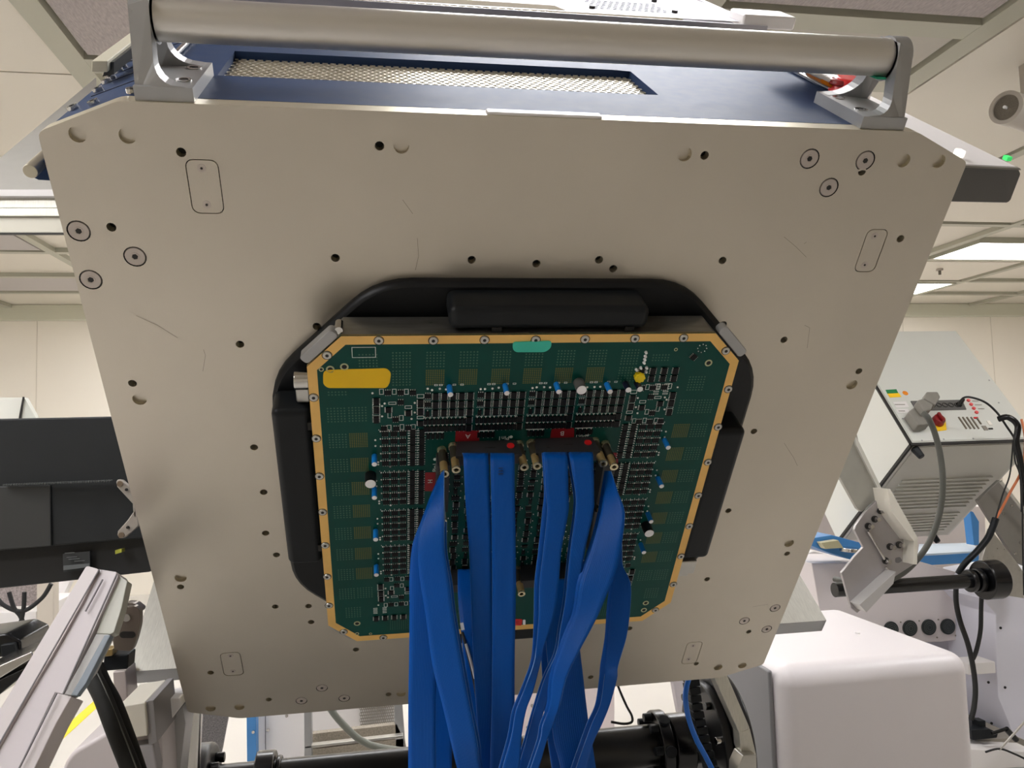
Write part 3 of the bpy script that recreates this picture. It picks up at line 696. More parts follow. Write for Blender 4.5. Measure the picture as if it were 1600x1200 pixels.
# mounting holes with plated rings
def ringhole(x, y, r=.0042):
    u, v = B(x, y); b = MB().ring((u, v, .0001), (u, v, .0004), r, r * .62, 20); b.cyl((u, v, .0001), (u, v, .0002), r * .63, seg=16, mi=1); bob('mounting_hole', b, [mat('ring_pale', S(186, 190, 150), .4, .3), holem])
for q in ((538, 573), (516, 577), (1107, 567), (558, 974), (1009, 942), (1006, 953), (579, 990, .002), (558, 990, .0025), (502, 577, .0025), (1056, 546, .002), (815, 911, .003)): ringhole(*q)
# electrolytic capacitors (label on those that differ)
def capm(r, h, m): return MB().cyl((0, 0, 0), (0, 0, h), r, seg=18, mi=0, cap1=False).cyl((0, 0, h), (0, 0, h + .0004), r * .93, seg=18, mi=1).mesh('capacitor', [m, capw])
cb = capm(.0030, .0145, capb); cn = capm(.0034, .0125, capn); cs = capm(.0058, .0150, mat('silver_sleeve', S(120, 118, 116), .3, .4)); ck = capm(.0062, .0150, mat('black_sleeve', S(20, 20, 22), .3))
def capo(me, x, y, tip=None, label=None):
    u, v = B(x, y); o = bpy.data.objects.new('capacitor', me); COL.objects.link(o); o.parent = board; o.location = (u, v, 0)
    if label: o['label'] = label
for q in ((702, 604), (789, 602), (869, 600), (948, 600)): capo(cb, *q, label='small blue capacitor')
for q in ((585, 764), (1038, 687), (1028, 747), (1012, 802), (1001, 850)): capo(cb, *q, label='small blue capacitor')
for q in ((585, 712), (587, 829), (588, 884)): capo(cb, *q, label='small blue capacitor')
capo(cn, 977, 599, label='navy capacitor'); capo(cn, 995, 598, label='navy capacitor')
capo(cs, 904, 597, label='silver capacitor'); capo(ck, 579, 742, label='black capacitor'); capo(ck, 1009, 820, label='black capacitor')
# yellow trimmer and white test points
u, v = B(998, 587); b = MB()
for a_ in range(8): b.cyl((u + .004 * math.cos(a_ * .785), v + .004 * math.sin(a_ * .785), .0), (u + .004 * math.cos(a_ * .785), v + .004 * math.sin(a_ * .785), .0055), .002, seg=8)
b.cyl((u, v, 0), (u, v, .0062), .0042, seg=12)
bob('trimmer', b, yellow2, label='bright yellow round trimmer')
for x, y in ((1009, 550), (1008, 556), (1007, 561), (1006, 566), (1001, 574), (1010, 574), (994, 577), (1009, 580)):
    u, v = B(x, y); bob('test_point', MB().cyl((u, v, 0), (u, v, .003), .0017, .0012, seg=10), capw)
# printed stickers and the teal redaction stroke
def sticker(name, q, m, h=.0003, rr=.002, label=None, n=5):
    P_ = [B(*c) for c in q]; o = bob(name, MB().prism([(a_, b__, .0001) for a_, b__ in rpoly(P_, rr, 4)], (0, 0, h)), m, label=label); return o, P_
sticker('sticker', [(505, 578), (604, 575), (611, 582), (609, 598), (604, 606), (512, 606), (505, 600)], yellow, rr=.006, label='yellow rectangular sticker')
sticker('sticker', [(801, 534), (862, 532), (860, 543), (851, 549), (806, 549), (801, 545)], teal_m, h=.0016, rr=.004, label='flat teal redaction stroke overlapping the gold rim')  # teal redaction stroke, built as a flat strip
def lettering(txt, x, y, size, rot, m, par, z=.0006):
    u, v = B(x, y); text_mesh(txt, size, Matrix.Translation((u, v, z)) @ Matrix.Rotation(R3(rot), 4, 'Z'), m, par, 'lettering')
o, _ = sticker('label_tag', [(712, 673), (749, 672), (749, 690), (711, 690)], red_m, label='red tag A'); lettering('A', 731, 681, .0085, 180, silk_m, o)
o, _ = sticker('label_tag', [(862, 670), (897, 668), (897, 687), (859, 687)], red_m, label='red tag B'); lettering('B', 878.5, 676.5, .0085, 180, silk_m, o)
o, _ = sticker('label_tag', [(664, 738), (682, 738), (682, 767), (663, 767)], red_m, label='red tag H'); lettering('H', 672.5, 751.5, .0075, 90, silk_m, o)
o, _ = sticker('label_tag', [(948, 708), (965, 707), (966, 730), (950, 732)], red_m, label='red tag at right')
o, _ = sticker('label_tag', [(800, 967), (816, 967), (815, 977), (799, 977)], redd, label='small red tag'); lettering('C', 808, 972, .006, 0, mat('tag_dark_red', S(120, 10, 20), .5), o)
sticker('sticker', [(817, 968), (821, 968), (821, 976), (817, 976)], capw)
for x, y, r_ in ((787, 684, 180), (907, 680.5, 180)): lettering('Pin1', x, y, .0075, r_, silk_m, board, .0003)
lettering('Pin1', 680, 730, .0075, 90, silk_m, board, .0003)
for x, y in ((798.5, 682.5), (918, 679.5), (679.5, 717.5)): u, v = B(x, y); bob('pin_marker', MB().cyl((u, v, .0001), (u, v, .0003), .0019, seg=12), silk_m)

# ================================================================== RIBBON CABLES
def RB(x, y, n=NB): u, v = pl(x, y, n); return u, v
def conn_local(cable, cu, cv, ang, ln=.066, screws=(1, 1), red=True):
    """plug body with two jack screws, built in the head frame and turned by ang about n"""
    M = HM @ Matrix.Translation((cu, cv, NB)) @ Matrix.Rotation(R3(ang), 4, 'Z')
    h = ln / 2; d = .0062
    prof0 = [(-h * .93, -d), (h * .93, -d), (h * .93, d), (-h * .93, d)]; prof1 = [(-h * 1.03, -d * 1.1), (h * 1.03, -d * 1.1), (h * 1.03, d * 1.1), (-h * 1.03, d * 1.1)]
    b = MB(); b.add([(x, y, .0005) for x, y in prof0] + [(x, y, .027) for x, y in prof1], [(0, 3, 2, 1), (4, 5, 6, 7)] + [(i, (i + 1) % 4, (i + 1) % 4 + 4, i + 4) for i in range(4)])
    b.xf(M); body = obj('plug', b, mat('plug_black', S(44, 44, 46), .5, noise=.08), cable, bevel=.0006)
    for s_, on in zip((-1, 1), screws):
        if not on: continue
        x = s_ * (h + .0015)
        q = MB().cyl((x, 0, .0003), (x, 0, .0055), .0055, .0050, seg=20, mi=1).cyl((x, 0, .0055), (x, 0, .024), .0044, seg=18, mi=3).cyl((x, 0, .024), (x, 0, .041), .0043, seg=18, cap1=False)
        q.ring((x, 0, .0395), (x, 0, .0415), .0047, .0024, 20, 1); q.cyl((x, 0, .0300), (x, 0, .0385), .0024, seg=12, mi=2); q.xf(M)
        obj('jack_screw', q, [brass, cream_metal, chrome_dk, mat('collar_dark', S(66, 62, 52), .4, .4)], cable)
    if red:
        q = MB().cyl((h * .72 * (1 if ang == 0 else 1), d * 1.1, .0125), (h * .72, d * 1.1 + .0012, .0125), .0042, seg=18); q.xf(M); obj('red_dot', q, redd, cable, label='red round marker')
        q = MB(); q.box((-h * .1, d * 1.1, .014), (h * .22, d * 1.1 + .0003, .0146)).box((-h * .66, d * 1.1, .018), (-h * .56, d * 1.1 + .0003, .0192)); q.xf(M); obj('moulded_mark', q, chrome_dk, cable)
    return body
rib_edge = mat('ribbon_cut_edge', S(110, 150, 200), .45)
def strip(cable, st, m=rib_m, name='ribbon', th=.0011, sub=6):
    """st: (y, x_left, x_right, Y_left[, Y_right]) picture stations, top to bottom; a real sheet with thickness"""
    L = []; Rr = []
    for s_ in st:
        y, xl, xr, Yl = s_[:4]; Yr = s_[4] if len(s_) > 4 else Yl
        L.append(at(xl, y, Yl)); Rr.append(at(xr, y, Yr))
    L = spline(L, sub); Rr = spline(Rr, sub); n = len(L); K = 6
    vs = []; uv = []; acc = 0
    for i in range(n):
        if i: acc += ((L[i] + Rr[i]) / 2 - (L[i - 1] + Rr[i - 1]) / 2).length
        for k_ in range(K + 1): vs.append(L[i].lerp(Rr[i], k_ / K)); uv.append((k_ / K, acc * 20))
    W_ = WM(cable).inverted(); me = bpy.data.meshes.new(name)
    me.from_pydata([tuple(W_ @ p) for p in vs], [], [(i * (K + 1) + k_, i * (K + 1) + k_ + 1, (i + 1) * (K + 1) + k_ + 1, (i + 1) * (K + 1) + k_) for i in range(n - 1) for k_ in range(K)])
    ul = me.uv_layers.new(name='UVMap')
    for lp in me.loops: ul.data[lp.index].uv = uv[lp.vertex_index]
    me.materials.append(m); me.materials.append(rib_edge); me.polygons.foreach_set('use_smooth', [True] * len(me.polygons))
    o = bpy.data.objects.new(name, me); COL.objects.link(o); o.parent = cable
    md = o.modifiers.new('thick', 'SOLIDIFY'); md.thickness = th; md.offset = 0; md.material_offset_rim = 1
    return o
RG = 'blue flat ribbon cables'
def cable(label, cu, cv): return thing('ribbon_cable', label, 'cable', H(cu, cv, NB), RG)
# A
ca = cable('blue twin ribbon cable plugged below the red tag A', -.0494, .1075); conn_local(ca, -.0494, .1075, 0, .070)
strip(ca, [(708, 722, 763, .835), (716, 724, 763, .812), (760, 726, 765, .806), (810, 729, 767, .805), (860, 733, 768, .805), (960, 737, 769, .806), (1040, 740, 770, .808), (1120, 745, 769, .81), (1200, 749, 769, .812), (1290, 754, 772, .816)])
strip(ca, [(708, 766, 803, .833), (716, 766, 804, .810), (760, 767, 804, .802), (810, 768, 805, .801), (910, 769, 806, .80), (1040, 769, 804, .80), (1120, 768, 804, .803), (1200, 766, 803, .806), (1290, 766, 803, .81)])
mk = MB()
for i in range(3):
    p = at(779, 731 + i * 4.5, .8035 - .0012); q = at(786, 730.5 + i * 4.5, .8035 - .0012); mk.prism([p, q, q + V((0, 0, -.0008)), p + V((0, 0, -.0008))], (0, .0006, 0))
obj('ink_mark', mk, mat('ink', S(10, 20, 50), .6), ca)
# B
cb_ = cable('blue twin ribbon cable plugged below the red tag B', .0375, .1085); conn_local(cb_, .0375, .1085, 0, .070)
B1 = [(707, 849, 886, .825), (716, 850, 887, .80), (770, 853, 888, .792), (800, 855, 888, .79), (860, 849, 877, .786), (910, 843, 873, .784), (960, 842, 866, .782), (1010, 838, 850, .78), (1040, 833, 843, .775, .78), (1080, 818, 833, .775), (1110, 806, 822, .772), (1150, 799, 815, .77), (1200, 785, 812, .768), (1290, 762, 800, .768)]
strip(cb_, B1)
strip(cb_, [(y, xl - (3 if y < 800 else 8 if y < 1000 else 6), xr - 4, q[0] + .012) for y, xl, xr, *q in B1])
B2 = [(707, 889, 926, .825), (716, 890, 927, .80), (770, 899, 928, .79), (800, 899, 927, .788), (860, 891, 914, .785), (910, 886, 907, .783), (940, 883, 900, .782), (980, 876, 888, .78), (1020, 869, 882, .78), (1060, 851, 868, .785), (1110, 835, 850, .79), (1150, 824, 840, .795), (1200, 810, 825, .80), (1290, 790, 808, .80)]
strip(cb_, B2)
strip(cb_, [(y, xl - 4, xr - 3, q[0] + .012) for y, xl, xr, *q in B2])
# H (left) and C (right), side on
ch = cable('blue twisted ribbon cable plugged beside the red tag H, leftmost of the bunch', -.098, .068); conn_local(ch, -.098, .068, 90, .066, red=False)
H1 = [(742, 688, 694, .83, .82), (770, 675, 694, .822, .808), (815, 658, 695, .815, .79), (850, 645, 690, .812, .80), (900, 640, 690, .808, .80), (960, 640, 690, .805, .80), (1040, 639, 684, .805, .802), (1100, 638, 681, .806, .803), (1200, 638, 681, .81, .806), (1290, 638, 681, .812)]
strip(ch, H1)
H2 = [(735, 691, 694, .825, .818), (770, 679, 694, .812, .798), (815, 658, 694, .800, .785), (860, 653, 695, .79, .782), (910, 657, 703, .788, .78), (960, 665, 709, .786, .779), (1040, 676, 723, .785, .778), (1100, 691, 734, .784, .778), (1161, 705, 746, .784, .778), (1200, 714, 751, .784), (1290, 738, 775, .784)]
strip(ch, H2)
strip(ch, [(y, xl + 3, xr + 4, q[0] + .010, q[-1] + .010) for y, xl, xr, *q in H2[2:]])
cc = cable('blue wide ribbon cable sweeping left from the plug beside the right red tag', .087, .069); conn_local(cc, .087, .069, -90, .066, red=False)
C1 = [(736, 950, 955, .82, .812), (770, 944, 966, .80, .79), (800, 939, 976, .79, .778), (840, 929, 973, .782, .772), (880, 916, 966, .776, .768), (910, 906, 956, .772, .765), (956, 899, 937, .768, .762), (986, 887, 922, .766, .76), (1016, 876, 906, .764, .758), (1057, 863, 886, .762, .757), (1101, 859, 875, .76, .756), (1132, 848, 865, .759), (1155, 844, 855, .758), (1200, 829, 842, .757), (1290, 800, 816, .757)]
strip(cc, C1)
strip(cc, [(y, xl - 5, xr - 5, q[0] + .010, q[-1] + .010) for y, xl, xr, *q in C1])
# second plug on the right, ribbon hanging to the right
cd = cable('blue ribbon cable folded at the right edge of the bunch', .087, .0); conn_local(cd, .087, -.010, -90, .066, red=False)
D1 = [(800, 950, 968, .90, .89), (850, 957, 972, .86, .85), (882, 960, 973, .85, .845), (902, 959, 982, .845, .835), (917, 957, 986, .842, .832), (950, 953, 985, .84, .83), (995, 950, 979, .838, .828), (1040, 946, 966, .836, .826), (1060, 944, 964, .835), (1100, 938, 953, .835), (1130, 925, 941, .836), (1160, 914, 927, .84), (1200, 900, 917, .845), (1290, 870, 895, .85)]
strip(cd, D1)
strip(cd, [(y, xl - (5 if y < 1000 else 8), xr - 6, q[0] + .012, q[-1] + .012) for y, xl, xr, *q in D1[3:]])
# rear pair: hang straight from the lower plugs, in the shade of the others
ce = cable('dark shaded blue ribbon cable hanging behind, crossing towards the bottom right', .03, -.092); conn_local(ce, .0375, -.0925, 180, .070, red=False)
strip(ce, [(905, 862, 905, .93), (940, 856, 904, .90), (1000, 853, 905, .88), (1057, 858, 911, .875), (1125, 862, 919, .87), (1160, 866, 925, .87), (1200, 876, 931, .87), (1290, 890, 945, .87)])
strip(ce, [(905, 848, 872, .95), (960, 843, 866, .92), (1020, 845, 862, .90), (1070, 848, 862, .89), (1130, 852, 868, .89), (1200, 862, 880, .89), (1290, 876, 894, .89)])
cg = cable('dark shaded blue ribbon cable hanging behind the left pair of ribbons', -.05, -.092); conn_local(cg, -.0494, -.0925, 180, .070, red=False)
strip(cg, [(890, 715, 752, .93), (940, 716, 756, .90), (1000, 722, 760, .88), (1100, 729, 764, .87), (1200, 736, 768, .865), (1290, 740, 772, .865)])
strip(cg, [(960, 668, 700, .90), (1040, 672, 704, .88), (1120, 674, 706, .87), (1200, 672, 706, .865), (1290, 672, 706, .865)])
t = thing('sensor_lead', 'thin black lead with white tag hanging behind the ribbons', 'cable', at(722, 975, .90))
obj('lead', MB().tube([at(718, 950, .91), at(722, 985, .885), at(728, 1010, .875), at(738, 1050, .87), at(745, 1090, .87)], .0016), rub, t)
obj('lead', MB().tube([at(728, 1006, .868), at(736, 1035, .865), at(742, 1060, .865)], .0014), mat('lead_white', S(190, 190, 190), .5), t, label='bare white end')
obj('tag', slab([(719, 974), (724, 973), (726, 984), (721, 985)], .872, .002), capw, t, label='white tag')

# ================================================================== LEFT SIDE
# monitor seen from behind
mo = thing('monitor', 'back of a big black monitor behind the left plate edge', 'monitor', at(60, 900, 1.75))
obj('back_shell', slab([(-140, 657, 1.72), (262, 649, 1.66), (262, 838, 1.66), (-140, 872, 1.72)], 1.7, .03), blkscreen, mo, bevel=.004)
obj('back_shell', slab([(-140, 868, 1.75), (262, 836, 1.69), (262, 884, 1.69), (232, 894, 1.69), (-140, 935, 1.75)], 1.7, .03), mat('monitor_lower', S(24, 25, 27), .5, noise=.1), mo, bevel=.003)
obj('back_panel', slab([(0 - 140, 764, 1.715), (78, 758, 1.682), (80, 853, 1.682), (-140, 868, 1.715)], 1.7, .006), mat('monitor_panel', S(50, 51, 50), .5), mo, bevel=.002)
lb = MB()
for i in range(42):
    x = 10 + i * 4.0; p = at(x, 757.5 - i * .16 + (0), 1.69 - .0008 * i); lb.cyl(p - V((0, .012, 0)), p + V((0, .004, 0)), .0018, seg=6)
o = obj('vent_row', lb, mat('vent_row', S(74, 76, 74), .5), mo); o['kind'] = 'stuff'
obj('rating_label', slab([(98, 866, 1.695), (140, 861, 1.692), (141, 889, 1.692), (99, 894, 1.695)], 1.69, .002), mat('label_dark', S(52, 54, 54), .6), mo)
lt = MB()
for x0, x1, y in ((101, 116, 864), (104, 120, 870.5), (107, 124, 873.5), (116, 132, 876.5)):
    lt.prism(pp([(x0, y), (x1, y - 1), (x1, y), (x0, y + 1)], 1.6895), (0, .001, 0))
lt.prism(pp([(99, 884), (140, 880), (140, 886), (99, 891)], 1.6895), (0, .001, 0)); obj('label_print', lt, mat('print_grey', S(100, 104, 104), .6), mo)
obj('video_plug', slab([(180, 860), (190, 858), (190, 863), (180, 866)], 1.67, .02), mat('plug_yellow', S(170, 170, 60), .5), mo)
vb = thing('mounting_bracket', 'pale two armed screen bracket against the black monitor', 'bracket', at(205, 800, 1.62))
for q in ([(184, 749), (191, 750), (199, 757), (206, 766), (212, 790), (206, 786), (183, 761), (181, 753)], [(216, 822), (205, 832), (193, 841), (186, 841), (183, 836), (184, 830), (199, 813), (208, 800), (214, 790)],
          [(206, 765), (212, 775), (214, 815), (208, 806)]):
    obj('arm', slab(q, 1.62, .012), mat('bracket_grey', S(170, 162, 152), .4, .3, noise=.08), vb, bevel=.002)
for x, y, r in ((188, 756, .0055), (198, 765, .0028), (190, 836, .0055), (200, 824, .0028)):
    p = at(x, y, 1.62); obj('bolt', MB().cyl(p, p - V((0, .003, 0)), r, seg=12), mat('bolt_brown', S(120, 104, 86), .4, .4) if r > .004 else chrome_dk, vb)
# far instrument behind the monitor
fi = thing('equipment_box', 'grey-white sloping cabinet corner far left above the black monitor', 'cabinet', at(20, 655, 5.0))
obj('side_panel', slab([(-60, 621), (36, 621), (26, 700), (-60, 700)], 5.0, .05), inst_m, fi)
obj('front_panel', slab([(38, 621), (60, 660), (80, 700), (28, 700)], 5.0, .05), mat('panel_shade', S(196, 198, 190), .45), fi)
obj('corner_gasket', MB().cyl(at(37, 620, 4.99), at(24, 690, 4.99), .006, seg=8), chrome_dk, fi)
# rail beam at the left, behind the plate
rb_ = thing('aluminium_rail', 'ribbed aluminium rail running out at the left picture edge', 'rail', at(0, 330, 1.75))
for i, (y0, y1, dY, m_) in enumerate(((296, 307, 0, white_p), (307, 325, .012, alu_br), (325, 338, .004, alu_br), (338, 364, .010, mat('rail_satin', S(206, 202, 188), .45, .3)))):
    obj('rail_profile', MB().prism([at(-260, y0, 1.75 + dY), at(130, y0, 1.75 + dY), at(130, y1, 1.75 + dY), at(-260, y1, 1.75 + dY)], (0, .016 - dY, 0)), m_, rb_, bevel=.0015)
obj('rail_top', MB().prism([at(-62, 299, 1.76), at(150, 297, 1.76), at(150, 121, 2.4)], (0, .004, -.004)), mat('rail_web', S(180, 178, 172), .45, .25, noise=.06), rb_)
obj('rail_seam', slab([(-260, 363.5), (130, 363.5), (130, 365.5), (-260, 365.5)], 1.752, .010), chrome_dk, rb_)

# console on its arm, seen edge-on
CN = V((-.30, -.80, .52)).normalized(); CP = at(100, 1090, .88)   # the console's broad face leans back and to the left
def cpt(x, y, off=0):
    r = ray(x, y); return O + r * ((CP - CN * off - O).dot(CN) / r.dot(CN))
def cslab(pts, off, depth): return MB().prism([cpt(a, b, off) for a, b in pts], -CN * depth)
co = thing('operator_console', 'pale grey console housing tilted edge-on at bottom left', 'console', at(40, 1190, .80))
obj('housing', cslab(rpoly([(135, 884), (154, 889), (132, 935), (90, 1010), (30, 1110), (-30, 1215), (-70, 1290), (-180, 1290), (0, 1108)], 4), 0.0, .028), lilac_p, co, bevel=.0015)
obj('housing', cslab([(155, 889), (181, 893), (185, 900), (150, 978), (98, 1085), (86, 1083), (30, 1200), (-10, 1290), (-66, 1290), (-28, 1215), (92, 1010), (134, 935)], .003, .022), mat('lilac_shade', S(198, 190, 193), .45), co, bevel=.0015)
obj('side_cover', cslab([(183, 897), (199, 908), (190, 950), (178, 988), (172, 991), (150, 990), (166, 945)], .006, .010), mat('cover_greenish', S(186, 186, 176), .42), co, bevel=.001)
obj('side_cover', cslab([(150, 990), (171, 991), (143, 1048), (112, 1087), (98, 1085), (124, 1040)], .005, .010), mat('cover_grey', S(176, 174, 172), .45), co, bevel=.001)
obj('grip_strip', cslab([(163, 992), (173, 992), (134, 1068), (120, 1087), (110, 1086), (128, 1055)], .0035, .006), mat('strip_bluegrey', S(120, 130, 140), .4), co, bevel=.001)
obj('lower_cover', cslab([(87, 1082), (112, 1088), (88, 1130), (54, 1200), (20, 1290), (-10, 1290), (30, 1200)], .004, .02), lilac_p, co, bevel=.001)
gr = MB()
for a_, b__ in (((155, 889), (-12, 1180)), ((182, 897), (98, 1084)), ((88, 1083), (22, 1215)), ((160, 905), (133, 955))):
    p = cpt(*a_, -.0006); q = cpt(*b__, -.0006); d = (q - p).normalized().cross(CN) * .0007
    gr.prism([p - d, p + d, q + d, q - d], -CN * .0012)
obj('groove', gr, lilac_d, co)
hg = thing('hinge', 'brown grey steel hinge plate with round pin behind the console', 'hinge', at(200, 1000, 1.04))
obj('hinge_plate', slab(rpoly([(187, 955), (196, 948), (212, 947), (219, 955), (219, 975), (213, 1000), (206, 1018), (178, 1016), (174, 990)], 6), 1.04, .012), mat('hinge_metal', S(124, 114, 104), .3, .6, noise=.06), hg, bevel=.001)
obj('hinge_plate', slab(rpoly([(196, 942), (210, 943), (221, 952), (219, 958), (205, 948), (190, 950)], 3), 1.06, .02), mat('hinge_metal', S(124, 114, 104), .3, .6), hg, bevel=.001)
p = at(198.5, 965, 1.04); obj('hinge_pin', MB().cyl(p, p - V((0, .003, 0)), .0045, seg=20), alu, hg, bevel=.0006)
obj('slot', slab(rrect(187, 987, 211, 997, 5), 1.0385, .002), chrome_dk, hg)
obj('lock_block', slab([(162, 1025), (201, 1022), (199, 1046), (160, 1049)], 1.06, .03), blk_p, hg, bevel=.002)
obj('lock_block', slab([(164, 1015), (176, 1014), (175, 1025), (163, 1026)], 1.055, .02), brass, hg, bevel=.001)
sv = thing('cable_sleeve', 'thick black sleeve of cables hanging from the console', 'cable', at(180, 1130, .95))
obj('sleeve', MB().tube([at(138, 1036, 1.02), at(147, 1062, 1.0), at(160, 1088, .98), at(180, 1140, .95), at(202, 1195, .93), at(222, 1250, .92), at(238, 1300, .92)], .0100, seg=14), mat('sleeve_black', S(44, 44, 42), .7, noise=.2, nscale=80, spec=.15), sv)
obj('sleeve', MB().tube([at(150, 1042, 1.04), at(162, 1070, 1.02), at(178, 1100, 1.0), at(197, 1150, .97), at(214, 1200, .95), at(234, 1260, .94)], .0092, seg=14), mat('sleeve_black', S(40, 40, 39), .6), sv)
obj('stitching', MB().tube([at(150, 1048, 1.0), at(162, 1072, .98), at(180, 1115, .955), at(200, 1165, .93), at(217, 1210, .915)], .0008, seg=6), grey_c, sv)
# manipulator parts below the tray at the left
mp = thing('manipulator_cover', 'grey rounded machine cover at the bottom left behind the black sleeve', 'machine cover', at(170, 1220, 1.15))
obj('cover', slab(rpoly([(168, 1143), (250, 1120), (258, 1290), (80, 1290), (98, 1195), (112, 1175)], 14), 1.15, .12), lilac_p, mp, bevel=.006)
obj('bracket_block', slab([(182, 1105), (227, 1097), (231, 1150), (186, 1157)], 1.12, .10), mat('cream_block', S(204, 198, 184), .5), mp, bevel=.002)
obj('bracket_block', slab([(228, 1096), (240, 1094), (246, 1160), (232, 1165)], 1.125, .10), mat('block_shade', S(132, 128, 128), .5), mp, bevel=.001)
obj('frame_recess', slab([(188, 1168), (240, 1162), (246, 1200), (240, 1290), (200, 1290)], 1.13, .03), mat('recess_grey', S(150, 146, 148), .5), mp, bevel=.003)
obj('corner_post', slab([(176, 1050), (196, 1048), (200, 1095), (178, 1098)], 1.3, .05), mat('post_grey', S(170, 160, 156), .4, .2), mp, bevel=.002)
wb = thing('end_bracket', 'white painted bracket with one button head screw under the tray at left', 'bracket', at(262, 1115, 1.2))
obj('web', slab([(239, 1093), (280, 1091), (284, 1103), (258, 1137), (240, 1136)], 1.20, .05), white_p, wb, bevel=.002)
obj('edge', slab([(240, 1137), (257, 1136), (252, 1200), (248, 1290), (238, 1290), (244, 1190)], 1.2, .05), mat('edge_bluegrey', S(112, 122, 132), .4), wb, bevel=.001)
p = at(248.5, 1121, 1.2); obj('screw', MB().cyl(p, p - V((0, .004, 0)), .005, .0035, seg=14), steel, wb)
obj('web', slab([(257, 1137), (285, 1103), (290, 1130), (282, 1200), (275, 1290), (250, 1290), (253, 1200)], 1.22, .05), alu_d, wb, bevel=.001)
pt = thing('polished_tube', 'polished upright tube beside the black shaft disc at the bottom left', 'tube', at(298, 1240, 1.5))
obj('tube', MB().cyl(at(300, 1100, 1.5), at(290, 1300, 1.5), .019, seg=24), steel, pt)
for i, q in enumerate(([(288, 1085), (289, 1130), (287, 1170), (276, 1230)], [(284, 1090), (287, 1125), (272, 1160), (262, 1195), (255, 1260)], [(292, 1080), (293, 1130), (291, 1175), (283, 1210), (276, 1260)])):
    tag(obj('thin_cable', MB().tube([at(x, y, 1.35 + i * .02) for x, y in q], .0022), rub), ('thin black cable looping left below the tray corner', 'black cable hugging the polished tube', 'thin black cable just right of two others below the tray corner')[i] if i != 1 else 'thin black cable bending away to the left below the white bracket', 'cable', 'thin black cables under the tray')
# shelf, white post and keyboard gear far left
sh = thing('equipment_rack', 'pale rack with perforated back and white shelf at the far left', 'rack', at(20, 1000, 2.6))
obj('perforated_panel', slab([(-80, 905), (58, 898), (57, 946), (-80, 952)], 2.62, .01), mat('perf_far', S(172, 160, 158), .5, noise=.5, nscale=220), sh)
obj('shelf', slab([(-80, 958), (57, 955), (57, 974), (-80, 979)], 2.6, .3), white_p, sh, bevel=.003)
obj('post', slab([(57, 900), (84, 896), (84, 1010), (57, 1040)], 2.58, .04), mat('post_cream', S(206, 196, 182), .5), sh, bevel=.003)
obj('post', slab([(84, 895), (118, 890), (84, 960)], 2.9, .04), white_p, sh)
obj('shelf', slab([(-80, 1000), (57, 985), (57, 1005), (-80, 1020)], 2.63, .3), shadegrey, sh)
for i, q in enumerate(([(-10, 925), (5, 945), (35, 955), (65, 935), (80, 912)], [(14, 925), (22, 950), (33, 965), (45, 1000), (52, 1013)], [(38, 925), (37, 950), (32, 975)])):
    tag(obj('hanging_cable', MB().tube([at(x, y, 2.4) for x, y in q], .006), rub), ('black cable in a wide loop before the far left rack', 'black cable hanging steeply before the far left rack', 'short black cable behind the wide loop at far left')[i], 'cable', 'black cables at the far left rack')
kb = thing('camera_module', 'dark device with a box body on the tray at the left picture edge', 'device', at(15, 1010, 1.5))
obj('body', slab(rpoly([(-60, 1000), (10, 990), (32, 1000), (34, 1024), (-60, 1034)], 5), 1.5, .12), blk_g, kb, bevel=.006)
obj('body', slab(rpoly([(0, 1008), (22, 1005), (26, 1024), (2, 1027)], 3), 1.49, .04), blk_p, kb, bevel=.003)
ky = thing('keyboard_tray', 'slanted silver and black tray beside the console at the left edge', 'tray', at(20, 1040, 1.3))
obj('tray', slab([(-60, 1062), (0, 1040), (50, 1018), (52, 1028), (0, 1060), (-60, 1085)], 1.3, .15), steel, ky, bevel=.002)
obj('tray', slab([(-60, 1086), (0, 1062), (46, 1040), (36, 1055), (0, 1085), (-60, 1110)], 1.3, .15), blk_g, ky, bevel=.002)

# ================================================================== BELOW THE PLATE
sf = thing('pivot_shaft', 'big black horizontal pivot shaft with clamp rings at the bottom', 'shaft', at(800, 1180, 1.7))
pc = at(1040, 1163, 1.7); YS, ZS = pc.y, pc.z
x_of = lambda px: at(px, 1180, 1.7).x
obj('tube', MB().cyl((x_of(330), YS, ZS), (x_of(1100), YS, ZS), .0445, seg=36), mat('shaft_black', S(36, 36, 36), .3, .4, noise=.1), sf)
def disc(x0, x1, r, ri=0, m=blk_g, name='clamp_ring', bev=.004):
    o = obj(name, MB().cyl((x0, YS, ZS), (x1, YS, ZS), r, seg=44), m, sf, bevel=bev); return o
disc(x_of(1022), x_of(1040), .073); disc(x_of(1044), x_of(1076), .063); disc(x_of(400), x_of(430), .063); disc(x_of(432), x_of(440), .052)
for a_ in (35, 80, 125, 170, 215, 260, 305, 350):
    y = YS + .059 * math.cos(R3(a_)); z = ZS + .059 * math.sin(R3(a_)); x0 = x_of(1022)
    obj('cap_screw', MB().cyl((x0, y, z), (x0 - .018, y, z), .009, seg=14), blk_p, sf, bevel=.001)
for a_ in (100, 150, 200):
    p = V((x_of(1031), YS + .074 * math.cos(R3(a_ + 20)), ZS + .074 * math.sin(R3(a_ + 20)))); d = V((0, math.cos(R3(a_ + 20)), math.sin(R3(a_ + 20))))
    obj('set_screw', MB().cyl(p - d * .006, p + d * .006, .012, seg=16), blk_p, sf, bevel=.001)
fl = thing('flange', 'large black bolted flange disc at the right end of the shaft', 'flange', at(1125, 1190, 1.7))
fx = x_of(1112)
obj('disc', MB().cyl((fx, YS, ZS), (fx + .04, YS, ZS), .148, seg=64), mat('flange_black', S(40, 40, 42), .35, .2, noise=.12), fl, bevel=.008, segs=3)
